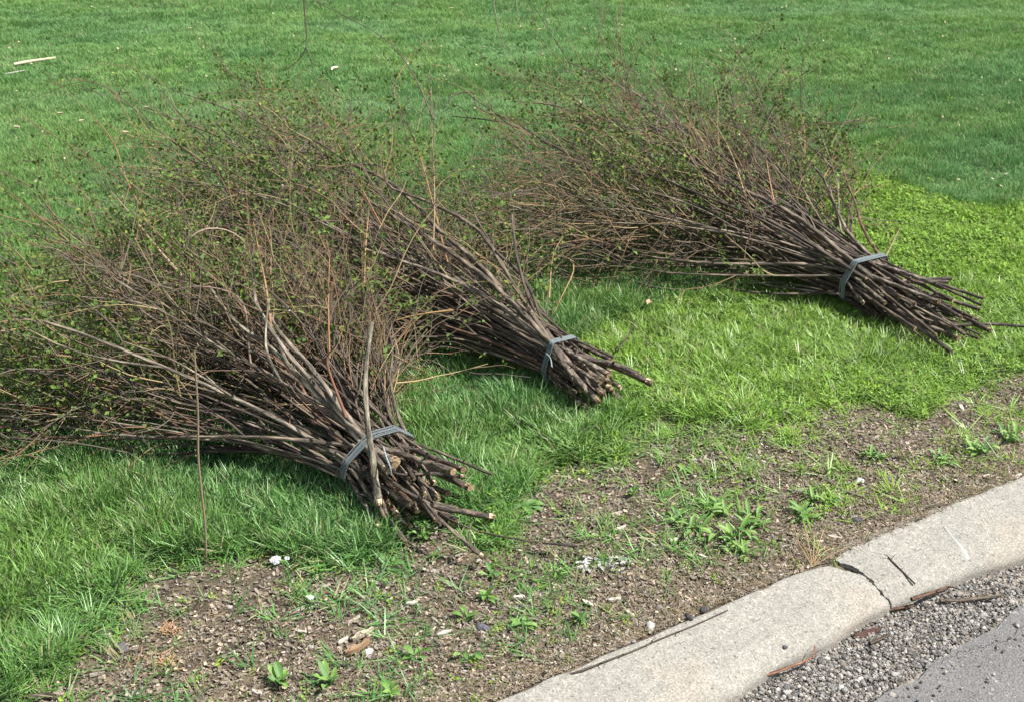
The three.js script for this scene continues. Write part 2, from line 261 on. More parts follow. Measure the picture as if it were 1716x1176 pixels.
function tuft(seed, n, spread, h, w, lean) { const r = rng(seed), a = []; for (let i = 0; i < n; i++) a.push([(r() - 0.5) * spread, (r() - 0.5) * spread, h * (0.55 + 0.6 * r()), w * (0.7 + 0.6 * r()), lean * h * (r() * 1.4), r() * 6.2832, h * (0.1 + 0.7 * r() * r())]); return bladeGeo(a); }
function sprig(seed, n, spread, size, h) {   // low ground cover: little oval leaves on short stems
  const r = rng(seed), P = [], I = [];
  for (let i = 0; i < n; i++) { const a = r() * 6.28, rad = spread * Math.sqrt(r()) * 0.5, c = V(Math.cos(a) * rad, h * (0.3 + 0.7 * r()), Math.sin(a) * rad), yaw = r() * 6.28, tilt = (r() - 0.3) * 0.9, L = size * (0.7 + 0.6 * r()), w = L * 0.5; const b = P.length / 3; const q = new THREE.Quaternion().setFromEuler(new THREE.Euler(0, yaw, tilt, 'YXZ'));
    for (const [x, y, z] of [[0, 0, 0], [L * 0.45, L * 0.1, -w / 2], [L * 0.45, L * 0.02, 0], [L * 0.45, L * 0.1, w / 2], [L, 0, 0]]) { const v = V(x, y, z).applyQuaternion(q).add(c); P.push(v.x, v.y, v.z); }
    I.push(b, b + 2, b + 1, b, b + 3, b + 2, b + 1, b + 2, b + 4, b + 2, b + 3, b + 4); }
  const g = new THREE.BufferGeometry(); g.setAttribute('position', new THREE.Float32BufferAttribute(P, 3)); g.setIndex(I); g.computeVertexNormals(); return g;
}
const leafMat = (rough = 0.8, tr = 0.4) => new THREE.MeshPhysicalMaterial({ color: 0xffffff, roughness: rough, transmission: tr, thickness: 0, side: THREE.DoubleSide, specularIntensity: 0.6 });
const grassMat = leafMat(0.85, 0.35), glossMat = new THREE.MeshStandardMaterial({ roughness: 0.44, side: THREE.DoubleSide }), coverMat = leafMat(0.9, 0.4);
{
  const r = rng(2024);
  const L = { near: [[], [], []], gloss: [], mid: [[], []], far: [[], []], cover: [[], []] };
  const up = V(0, 1, 0);
  const bands = [[-3.1, -1.5, 15000], [-4.2, -3.1, 11500], [-5.6, -4.2, 8000], [-7.5, -5.6, 5200], [-10, -7.5, 3200], [-13.5, -10, 1900]];
  for (const [z0, z1, den] of bands) {
    const zm = -z0, half = 0.47 * zm + 1.5, N = Math.round(den * (z1 - z0) * half * 2);
    for (let i = 0; i < N; i++) {
      const x = (r() * 2 - 1) * half, z = lerp(z0, z1, r()); const past = Math.abs(x) - (0.46 * -z + 0.35); if (past > 1.2 || (past > 0 && r() < 0.5)) continue;
      const m = mask(x, z); if (m.d < 0.0) continue;
      const u = r(); const patch = fbm(x * 7, z * 7, 301, 3);
      let keep = 1 - m.soil; if (m.soil > 0.3) keep = Math.max(keep, (0.09 + 0.15 * sstep(0.7, 1.4, m.s)) * sstep(0.5, 0.72, patch) * sstep(0.02, 0.15, m.d) + 0.020 * sstep(0.0, 0.12, m.d) + 0.003);
      if (u > keep) continue;
      const isSoil = m.soil > 0.5;
      const q = new THREE.Quaternion().setFromAxisAngle(up, r() * 6.2832); q.multiply(new THREE.Quaternion().setFromEuler(new THREE.Euler((r() - 0.5) * 0.8, 0, (r() - 0.5) * 0.8)));
      const p = V(x, hgt(x, z) - 0.004, z);
      const big = fbm(x * 0.55, z * 1.6, 401, 3), tone = fbm(x * 3.1, z * 3.1, 411, 3);
      const cov = m.cover > 0.5 ? 0.42 + 0.5 * (tone - 0.5) : (isSoil ? 0.45 : 0.02 * sstep(8, 5, zm) + 0.35 * sstep(0.25, 0.0, m.d - m.e) * (m.s > 0.1 ? 1 : 0.3));
      if (r() < cov) {
        const k = 0.7 + 0.7 * r(), y = r(); const sc = (isSoil ? 0.5 : 0.8) * (0.7 + 0.7 * r()) * (zm > 5 ? 1.25 : 1);
        L.cover[i % 2].push({ p, q, s: V(sc, sc * (0.7 + 0.6 * r()), sc), c: new THREE.Color((0.18 + 0.09 * y) * k, (0.34 + 0.06 * y) * k, 0.045 * k) });
        if (isSoil || r() < 0.35) continue;
      }
      const dry = r() < 0.06 + 0.06 * sstep(0.5, 0.7, tone); const k = (0.62 + 0.6 * r()) * (0.84 + 0.32 * big) * (0.85 + 0.3 * tone);
      const blue = clamp(0.5 + (fbm(x * 1.7, z * 1.7, 421, 3) - 0.5) * 2.2 - m.cover * 0.6);
      const c = dry ? new THREE.Color(0.38 * k, 0.35 * k, 0.18 * k) : new THREE.Color(lerp(lerp(0.175, 0.115, blue), 0.26, m.cover * 0.85) * k, lerp(lerp(0.34, 0.29, blue), 0.43, m.cover * 0.85) * k, lerp(lerp(0.05, 0.068, blue), 0.045, m.cover) * k);
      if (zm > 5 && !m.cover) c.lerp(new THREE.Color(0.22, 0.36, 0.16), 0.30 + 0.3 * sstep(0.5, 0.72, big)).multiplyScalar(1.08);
      const hs = (0.5 + 0.55 * tone + 0.55 * sstep(0.35, 0.7, fbm(x * 6, z * 6, 431, 3))) * (isSoil ? 0.55 : 1) * lerp(1, 0.75, sstep(0.5, -0.05, m.d - m.e)) * lerp(1, 0.62, m.cover);
      const w = r() * 0.3 + 0.85, s = V(w, hs, w); const o = { p, q, s, c };
      if (zm <= 4.3) { if (r() < 0.2) { o.c = o.c.clone().lerp(new THREE.Color(0.25, 0.36, 0.18), 0.35); L.gloss.push(o); } else L.near[i % 3].push(o); }
      else if (zm <= 7.6) { o.s.multiplyScalar(0.85); L.mid[i % 2].push(o); } else { o.s.multiplyScalar(0.9); L.far[i % 2].push(o); }
    }
  }
  const lab = (o, l) => tag(o, l, 'grass');
  L.near.forEach((l, i) => lab(instanced('lawn_grass', tuft(31 + i, 8, 0.030, 0.062, 0.0032, 0.5), grassMat, l), ['long soft green grass around the nearest bundle', 'leaning green grass blades at the edge of the bare soil', 'tangled green grass in front of the two nearer bundles'][i]));
  lab(instanced('lawn_grass', tuft(41, 6, 0.034, 0.072, 0.0030, 0.8), glossMat, L.gloss), 'shiny paler grass blades catching the sun among the near grass');
  L.mid.forEach((l, i) => lab(instanced('lawn_grass', tuft(51 + i, 9, 0.042, 0.055, 0.0042, 0.6), grassMat, l), ['mid green lawn grass beneath and behind the bundles', 'darker lawn grass between the brush crowns'][i]));
  L.far.forEach((l, i) => lab(instanced('lawn_grass', tuft(61 + i, 10, 0.07, 0.05, 0.006, 0.7), grassMat, l), ['mown lawn grass stretching away behind the bundles', 'blue green mown grass at the far end of the lawn'][i]));
  L.cover.forEach((l, i) => tag(instanced('ground_cover_weeds', sprig(71 + i, 9, 0.04, 0.014, 0.028), coverMat, l), ['yellow green low weeds covering the verge by the farthest bundle', 'bright small leaved weeds thinning out over the bare soil'][i], 'weeds'));
  console.log('grass', Object.entries(L).map(([k, v]) => k + ':' + (Array.isArray(v[0]) ? v.map((a) => a.length).join('/') : v.length)).join(' '));
}

// ------------------------------------------------------------------ litter on the bare soil
{
  const r = rng(77);
  const chipG = (() => { const g = new THREE.BoxGeometry(1, 0.16, 0.28, 3, 1, 1), p = g.attributes.position; for (let i = 0; i < p.count; i++) { const x = p.getX(i); p.setY(i, p.getY(i) + 0.12 * Math.sin(x * 3) + 0.05 * hash2(i, 2)); p.setZ(i, p.getZ(i) * (1 - 0.9 * Math.abs(x) * (x > 0 ? 1 : 0.6)) + 0.05 * (hash2(i, 7) - 0.5)); } g.computeVertexNormals(); return g; })();
  const leafG = (() => { const g = new THREE.PlaneGeometry(1, 0.7, 3, 2), p = g.attributes.position; for (let i = 0; i < p.count; i++) { const x = p.getX(i), y = p.getY(i); p.setXYZ(i, x + 0.1 * (hash2(i, 3) - 0.5), 0.35 * (x * x + y * y) + 0.14 * (hash2(i, 1) - 0.5), y * (1 - 1.2 * x * x)); } g.computeVertexNormals(); return g; })();
  const strawG = (() => { const g = tube([V(-0.5, 0, 0), V(-0.1, 0.04, 0.05), V(0.2, 0.02, -0.03), V(0.5, 0.05, 0.04)], () => 0.012, 4, 3); return g; })();
  const chips = [], leaves = [], straw = [], peb = [];
  for (let i = 0; i < 150000; i++) {
    const s = lerp(-1.6, 3.4, r()), d = r() * r() * 1.4 + 0.003; const q0 = fromSD(s, d); const m = mask(q0.x, q0.z); if (r() > m.soil * 0.95 + 0.03) continue; if (Math.abs(q0.x) > -q0.z * 0.46 + 0.3) continue;
    const q = new THREE.Quaternion().setFromEuler(new THREE.Euler((r() - 0.5) * 0.9, r() * 6.3, (r() - 0.5) * 0.9)), y = hgt(q0.x, q0.z); const t = r(), k = 0.5 + 0.8 * r();
    if (t < 0.34) { const L = 0.004 + 0.010 * Math.pow(r(), 2) + (r() < 0.012 ? 0.018 : 0); const pale = r() < 0.3; chips.push({ p: V(q0.x, y + 0.004, q0.z), q, s: V(L, L * (0.6 + r() * 0.5), L * (0.6 + r() * 0.8)), c: pale ? new THREE.Color(0.50 * k, 0.43 * k, 0.35 * k) : new THREE.Color(0.25 * k, 0.21 * k, 0.165 * k) }); }
    else if (t < 0.62) { const L = 0.004 + 0.008 * r(); leaves.push({ p: V(q0.x, y + 0.004, q0.z), q, s: V(L, L, L), c: r() < 0.25 ? new THREE.Color(0.46 * k, 0.37 * k, 0.27 * k) : new THREE.Color(0.24 * k, 0.195 * k, 0.15 * k) }); }
    else if (t < 0.975) { const L = 0.015 + 0.04 * r() * r(); straw.push({ p: V(q0.x, y + 0.006, q0.z), q, s: V(L, L * 0.6, L), c: r() < 0.4 ? new THREE.Color(0.44 * k, 0.34 * k, 0.20 * k) : r() < 0.3 ? new THREE.Color(0.16 * k, 0.22 * k, 0.07 * k) : new THREE.Color(0.26 * k, 0.18 * k, 0.11 * k) }); }
    else { const L = 0.002 + 0.005 * r() * r(); peb.push({ p: V(q0.x, y + L * 0.4, q0.z), q, s: V(L, L, L), c: new THREE.Color(0.3 * k, 0.28 * k, 0.26 * k) }); }
  }
  const dm = new THREE.MeshStandardMaterial({ roughness: 0.95, side: THREE.DoubleSide });
  tag(instanced('wood_chip_litter', chipG, dm, chips), 'brown and pale wood chips strewn over the bare soil by the kerb', 'litter');
  tag(instanced('dead_leaf_litter', leafG, dm, leaves), 'crumbled brown dead leaves on the bare soil by the kerb', 'litter');
  tag(instanced('dry_straw_litter', strawG, dm, straw), 'dry stalks and thin straw lying over the bare soil', 'litter');
  tag(instanced('soil_pebbles', pebbleGeo(5), stoneMat, peb), 'tiny stones in the bare soil by the kerb', 'pebbles');
  // specks of dry leaf over the far lawn
  const specks = []; for (let i = 0; i < 520; i++) { const z = -4.6 - 6.5 * r(), x = (r() * 2 - 1) * (0.45 * -z); if (mask(x, z).cover > 0.5) continue; const L = 0.007 + 0.010 * r(), k = 0.7 + 0.5 * r(); specks.push({ p: V(x, hgt(x, z) + 0.045, z), q: new THREE.Quaternion().setFromEuler(new THREE.Euler((r() - 0.5) * 1.5, r() * 6.3, (r() - 0.5) * 1.5)), s: V(L, L, L), c: new THREE.Color(0.5 * k, 0.42 * k, 0.28 * k) }); }
  tag(instanced('dry_leaf_specks', leafG, dm, specks), 'small pale dry leaf bits speckling the mown lawn', 'litter');
}

// ------------------------------------------------------------------ brush bundles
const barkTex = (() => { const f = (u, v) => { const a = tfbm(u, v, 6, 131, 4), b = tfbm((u * 3) % 1, v, 24, 141, 3); let k = 0.62 + 1.0 * (a - 0.5) + 0.6 * (b - 0.5); const l = tnoise(u, v, 40, 151); if (l > 0.9) k += 0.22; return [k, k * 0.97, k * 0.95]; }; return dataTex(256, f, true, 1, 6); })();
const bark = [[0.38, 0.31, 0.23], [0.25, 0.195, 0.145], [0.54, 0.465, 0.36], [0.20, 0.155, 0.12], [0.38, 0.225, 0.145], [0.58, 0.53, 0.40]].map((c) => new THREE.MeshStandardMaterial({ color: new THREE.Color(...c), map: barkTex, bumpMap: barkTex, bumpScale: 0.0015, roughness: 0.72 }));
const cutTex = (() => { const f = (u, v) => { const r = Math.hypot(u - 0.5, v - 0.5), k = 0.84 + 0.12 * Math.sin(r * 70 + tfbm(u, v, 6, 3) * 3) + 0.14 * (tfbm(u, v, 14, 8) - 0.5); return r < 0.06 ? [0.5, 0.4, 0.3] : r > 0.47 ? [k * 0.5, k * 0.42, k * 0.34] : [k, k * 0.925, k * 0.79]; }; return dataTex(64, f); })();
const cutMats = [[0.86, 0.80, 0.68], [0.36, 0.30, 0.24], [0.25, 0.205, 0.165], [0.56, 0.48, 0.38], [0.20, 0.165, 0.14]].map((c) => new THREE.MeshStandardMaterial({ color: new THREE.Color(...c), map: cutTex, roughness: 0.85 }));
const twineMat = new THREE.MeshStandardMaterial({ color: new THREE.Color(0.29, 0.345, 0.355), roughness: 0.8, bumpMap: dataTex(64, (u, v) => { const k = 0.5 + 0.5 * Math.sin((u * 2 + v * 2) * 6.2832); return [k, k, k]; }, false, 1, 60), bumpScale: 0.001 });
const twigMat = new THREE.MeshStandardMaterial({ vertexColors: true, roughness: 0.8 });
const budLeafG = (() => { const g = new THREE.BufferGeometry(); g.setAttribute('position', new THREE.Float32BufferAttribute([0, 0, 0, 0.5, 0.12, -0.3, 0.5, 0, 0, 0.5, 0.12, 0.3, 1, 0.02, 0], 3)); g.setIndex([0, 2, 1, 0, 3, 2, 1, 2, 4, 2, 3, 4]); g.computeVertexNormals(); return g; })();
const budMat = leafMat(0.75, 0.3);

// one bundle: tie point, azimuth fan (degrees from the photo's left towards the lawn), elevation fan, lengths
function bundle(o) {
  const r = rng(o.seed), base = V(o.tie.x, 0, o.tie.z);
  const grp = thing(o.name ?? 'brush_bundle', base, o.label, o.category ?? 'brush bundle', o.name ? null : 'bundles of cut brush tied with twine'); const loc = (v) => v.clone().sub(base);
  const az = THREE.MathUtils.degToRad(o.az), dirOf = (a, e) => V(-Math.cos(a) * Math.cos(e), Math.sin(e), -Math.sin(a) * Math.cos(e));
  const axis = dirOf(az, THREE.MathUtils.degToRad(o.axisEl)), side = V(0, 1, 0).cross(axis).normalize().negate(), upv = axis.clone().cross(side).normalize(); if (upv.y < 0) upv.negate();
  // side points to greater azimuth when sgn is positive
  const test = dirOf(az + 0.3, 0); const sg = Math.sign(test.dot(side));
  const T = o.tie.clone(); const twigs = [], leaves = [], rim = []; const lowY = (p, m = 0.012) => { const y = hgt(p.x, p.z) + m; if (p.y < y) p.y = y; return p; };
  const RED = [[0.22, 0.125, 0.07], [0.30, 0.195, 0.10], [0.18, 0.12, 0.08], [0.17, 0.135, 0.105], [0.38, 0.28, 0.14], [0.14, 0.11, 0.085], [0.15, 0.14, 0.07]];
  function addLeaf(p, k) { const n = 2 + Math.floor(r() * 4); for (let i = 0; i < n; i++) { const L = (0.009 + 0.012 * r()) * (o.leafSize ?? 1), b = 0.45 + 0.95 * r() * r() + 0.2 * r(), y = r(); leaves.push({ p: loc(p).add(V((r() - 0.5) * 0.022, (r() - 0.5) * 0.022, (r() - 0.5) * 0.022)), q: new THREE.Quaternion().setFromEuler(new THREE.Euler((r() - 0.5) * 2.4, r() * 6.3, (r() - 0.5) * 2.4)), s: V(L, L, L), c: new THREE.Color((0.115 + 0.12 * y * y) * b, (0.215 + 0.07 * y) * b, 0.04 * b) }); } }
  function twig(p, d, L, R, depth, leafy) {   // a thin shoot that forks
    const pts = [p.clone()]; let q = p.clone(), dd = d.clone(); const n = 4; const up = (o.twigUp ?? 0.0);
    for (let i = 0; i < n; i++) { dd.add(V((r() - 0.5) * 0.5, (r() - 0.5) * 0.55 - 0.06, (r() - 0.5) * 0.5)).normalize(); q = q.clone().addScaledVector(dd, L / n); lowY(q, 0.02); pts.push(q); }
    const c = RED[Math.floor(r() * RED.length)], v = 0.6 + 0.55 * r(); const col = c.map((x) => x * v);
    const g = tube(pts.map(loc), (f) => R * (1 - 0.65 * f), n * 2, 3, 0, null, col); twigs.push(g);
    if (depth > 0) { const m = 1 + Math.floor(r() * 3); for (let i = 0; i < m; i++) { const k = 1 + Math.floor(r() * (n)); const t = pts[Math.min(k, n)].clone().sub(pts[k - 1]).normalize(); const d2 = t.add(V((r() - 0.5) * 1.7, (r() - 0.42) * 1.3, (r() - 0.5) * 1.7)).normalize(); twig(pts[Math.min(k, n)], d2, L * (0.35 + 0.35 * r()), R * 0.62, depth - 1, leafy); } }
    for (let k = 1; k <= n; k++) { const q = pts[k], cl = fbm(q.x * 4.5 + q.y * 3, q.z * 4.5 - q.y * 2, 501, 2); if (r() < leafy * (0.2 + 2.0 * sstep(0.45, 0.65, cl)) * (0.3 + 0.7 * sstep(0.06, 0.26, q.y))) addLeaf(q, k); }
  }
  function branch(pts, R0, R1, opt = {}) {     // pts from the butt to the tip (world); a part of its own with its cut end
    R0 *= 0.9; R1 *= 0.9; const P = pts.map(loc), n = opt.segs ?? 22; const mi = opt.mat ?? Math.floor(r() * r() * bark.length);
    const gs = [tube(P, (f) => lerp(R0, R1, Math.pow(f, 0.85)), n, 7, 0.3)];
    const cv = gs[0].userData.curve; for (let i = 0; i <= 60; i++) { const f = i / 60, q = cv.getPoint(f).add(base).sub(T), a = q.dot(axis); if (Math.abs(a) < 0.03) rim.push([q.dot(side), q.dot(upv), lerp(R0, R1, Math.pow(f, 0.85)), a]); }
    const forks = opt.forks ?? (1 + Math.floor(r() * 3));
    for (let i = 0; i < forks; i++) {
      const f = 0.42 + 0.45 * r(), p = cv.getPoint(f), t = cv.getTangent(f); const L = (opt.len ?? 1) * (0.25 + 0.3 * r()) * (1.05 - f * 0.5); const ang = 0.25 + 0.4 * r(); let d = t.clone().add(V((r() - 0.5), (r() - 0.3) * 0.9, (r() - 0.5)).multiplyScalar(ang * 2)).normalize();
      const q1 = p.clone().addScaledVector(d, L * 0.35), q2 = q1.clone().addScaledVector(d.clone().lerp(t, 0.4), L * 0.35), q3 = q2.clone().addScaledVector(t.clone().lerp(d, 0.5).add(V((r() - 0.5) * 0.5, (r() - 0.5) * 0.5, (r() - 0.5) * 0.5)), L * 0.35);
      const W4 = [p, q1, q2, q3].map((v) => lowY(v.clone().add(base), 0.02).sub(base)); const Rf = lerp(R0, R1, f) * 0.72;
      gs.push(tube(W4, (x) => lerp(Rf, 0.0016, x), 9, 5, 0.1));
      if (!opt.bare) { const m = 1 + Math.floor(r() * (o.twigN ?? 2)); for (let j = 0; j < m; j++) { const w = W4[1 + Math.floor(r() * 3)].clone().add(base); twig(w, d.clone().add(V((r() - 0.5) * 1.6, (r() - 0.4) * 1.3, (r() - 0.5) * 1.6)).normalize(), 0.16 + 0.22 * r(), 0.0019 + 0.0008 * r(), 1, o.leafy); } }
    }
    if (!opt.bare) { const m = opt.twigs ?? (o.endTwigs ?? 4); for (let j = 0; j < m; j++) { const f = 0.45 + 0.55 * Math.sqrt(r()); const p = cv.getPoint(Math.min(1, f)).add(base), t = cv.getTangent(Math.min(1, f)); twig(p, t.add(V((r() - 0.5) * 1.5, (r() - 0.35) * 1.3, (r() - 0.5) * 1.5)).normalize(), 0.15 + 0.28 * r(), 0.0018 + 0.0012 * r(), 1 + (r() < 0.35 ? 1 : 0), o.leafy); } }
    for (let j = 0; j < (opt.knots ?? 4); j++) { const f = 0.05 + 0.4 * r(), p = cv.getPoint(f), t = cv.getTangent(f), Rk = lerp(R0, R1, f); const d = V(r() - 0.5, r() - 0.3, r() - 0.5).addScaledVector(t, 0.3).normalize(); gs.push(tube([p, p.clone().addScaledVector(d, Rk * (1.6 + r() * r() * 6))], (x) => Rk * (0.55 - 0.1 * x), 2, 5)); }
    const b = part('branch', mergeGeometries(gs), bark[mi], grp);
    if (opt.cut !== false) { const n0 = cv.getTangent(0).negate(); part('cut_end', cutFace(P[0], n0, R0 * 1.02, r), cutMats[opt.fresh || r() < (o.fresh ?? 0.25) ? 0 : 1 + Math.floor(r() * 4)], b); }
    return b;
  }
  for (let i = 0; i < o.n; i++) {
    const ra = Math.sqrt(r()), th = r() * 6.2832, ox = Math.cos(th) * ra, oy = Math.sin(th) * ra;   // place in the tie
    const R = lerp(o.r0, o.r1, Math.pow(r(), 2.0));
    const at = T.clone().addScaledVector(side, sg * ox * (o.tw - R)).addScaledVector(upv, oy * (o.th - R));
    const a = THREE.MathUtils.degToRad(lerp(o.azLo, o.azHi, clamp(0.5 + 0.38 * ox + 0.38 * gauss(r)))), e = THREE.MathUtils.degToRad(lerp(o.elLo, o.elHi, clamp(0.5 + 0.42 * oy + 0.28 * gauss(r))));
    const L = lerp(o.lenLo, o.lenHi, r()) * (o.lenAz ? interp(o.lenAz, THREE.MathUtils.radToDeg(a)) : 1), d = dirOf(a, e), bl = lerp(o.buttLo, o.buttHi, r());
    const bd = axis.clone().negate().add(V((r() - 0.5) * 0.35 * o.buttSpread, (r() - 0.5) * 0.3 * o.buttSpread - 0.08, (r() - 0.5) * 0.35 * o.buttSpread)).normalize();
    const p0 = lowY(at.clone().addScaledVector(bd, bl), R + 0.004), p1 = lowY(at.clone().addScaledVector(bd, bl * 0.45), R + 0.004);
    const kink = () => V((r() - 0.5), (r() - 0.5) * 0.8, (r() - 0.5)); const w = 0.09 * L; const bow = (r() - 0.35) * 0.10 * L;
    const blend = axis.clone().lerp(d, 0.55).normalize();
    const p2 = lowY(at.clone().addScaledVector(blend, L * 0.22).addScaledVector(kink(), w * 0.4), R), p3 = lowY(p2.clone().addScaledVector(d, L * 0.27).addScaledVector(kink(), w).add(V(0, bow * 0.5, 0)), R), p4 = lowY(p3.clone().addScaledVector(d, L * 0.27).addScaledVector(kink(), w * 1.5).add(V(0, -bow * 0.3, 0)), 0.02), p5 = lowY(p4.clone().addScaledVector(d, L * 0.24).addScaledVector(kink(), w * 2).add(V(0, -0.05 * L * r(), 0)), 0.02);
    branch([p0, p1, lowY(at, R), p2, p3, p4, p5], R * 1.05, Math.max(0.0022, R * 0.22), { len: L });
  }
  for (const h of o.heroes ?? []) { const pts = h.p.map(([x, y, hh]) => { const p = G(x, y, hh), q = p.clone().sub(T), a = q.dot(axis), x2 = q.dot(side), y2 = q.dot(upv), e = Math.hypot(x2 / (o.tw - h.r), y2 / (o.th - h.r)), k = h.free ? 0 : clamp(1.8 - Math.abs(a) / 0.10); if (e > 0.92 && k > 0) p.copy(T).addScaledVector(axis, a).addScaledVector(side, x2 * lerp(1, 0.9 / e, k)).addScaledVector(upv, y2 * lerp(1, 0.9 / e, k)); return p; }); branch(pts, h.r, h.r1 ?? h.r * 0.3, { len: h.len ?? 0.8, forks: h.forks ?? 0, bare: h.bare, twigs: h.twigs ?? 0, mat: h.mat, cut: h.cut, knots: h.knots ?? 1, fresh: h.fresh, segs: h.segs }); }
  for (const s of o.shoots ?? []) { const pts = s.p.map(([x, y, hh]) => G(x, y, hh)); const col = s.c ?? [0.32, 0.17, 0.075]; twigs.push(tube(pts.map(loc), (f) => lerp(s.r ?? 0.003, 0.0011, f), 14, 4, 0, null, col)); const cv = new THREE.CatmullRomCurve3(pts); for (let k = 0; k < (s.n ?? 6); k++) { const f = 0.25 + 0.75 * r(); twig(cv.getPoint(f), cv.getTangent(f).add(V((r() - 0.5) * 1.4, (r() - 0.4) * 1.2, (r() - 0.5) * 1.4)).normalize(), 0.06 + 0.16 * r(), 0.0015, 0, s.leafy ?? 0.4); } }
  for (let i = 0; i < (o.fill ?? 0); i++) {   // loose twiggy filling of the crown
    const a = THREE.MathUtils.degToRad(lerp(o.azLo - 5, o.azHi + 4, r())), rr = lerp(o.lenLo * 0.5, o.lenHi * 1.0, Math.sqrt(r())) * (o.lenAz ? interp(o.lenAz, THREE.MathUtils.radToDeg(a)) : 1), e = THREE.MathUtils.degToRad(lerp(o.elLo, o.elHi, Math.pow(r(), 1.25)));
    const p = T.clone().addScaledVector(dirOf(a, e), rr); lowY(p, 0.02); twig(p, dirOf(a + (r() - 0.5) * 1.6, e + 0.05 + (r() - 0.5) * 1.3), 0.14 + 0.24 * r(), 0.0016 + 0.001 * r(), 1, o.leafy);
  }
  const tw = part('twigs', mergeGeometries(twigs), twigMat, grp); tw.userData.kind = 'stuff';
  instanced('leaves', budLeafG, budMat, leaves, grp);
  // twine: several turns round the tie and two loose ends
  if (o.untied) return grp;
  const twine = new THREE.Group(); twine.name = 'twine'; grp.add(twine);
  const turns = o.turns ?? 6;
  for (let k = 0; k < turns; k++) {
    const off = (k - (turns - 1) / 2) * 0.0036 + (r() - 0.5) * 0.003, skew = (r() - 0.5) * 0.008, pts = []; const M = 56, near = rim.filter((q) => Math.abs(q[3]) < 0.022 && Math.hypot(q[0] / o.tw, q[1] / o.th) < 1.9);
    for (let i = 0; i < M; i++) { const a = i / M * 6.2832, cx = Math.cos(a), cy = Math.sin(a); let best = null, m = -1; for (const q of near) { const h = q[0] * cx + q[1] * cy + q[2]; if (h > m) { m = h; best = q; } } const x = best[0] + cx * (best[2] + 0.0022), y = best[1] + cy * (best[2] + 0.0022); const p = T.clone().addScaledVector(side, x).addScaledVector(upv, y).addScaledVector(axis, off + skew * cy + 0.010 * (o.tieTilt ?? 0) * cx); pts.push(loc(p)); }
    for (let t = 0; t < 3; t++) { const c = pts.map((p) => p.clone()); for (let i = 0; i < M; i++) pts[i].copy(c[(i + M - 1) % M]).add(c[(i + 1) % M]).multiplyScalar(0.25).addScaledVector(c[i], 0.5); }
    const cv = new THREE.CatmullRomCurve3(pts, true); part('strand', new THREE.TubeGeometry(cv, 110, 0.0021, 5, true), twineMat, twine);
  }
  for (const e of o.tails ?? []) { const pts = e.map(([x, y, hh]) => loc(G(x, y, hh))); part('loose_end', tube(pts, () => 0.0022, 12, 5), twineMat, twine); }
  console.log(o.seed, 'twigs', twigs.length, 'leaves', leaves.length, 'branches', grp.children.length);
  return grp;
}

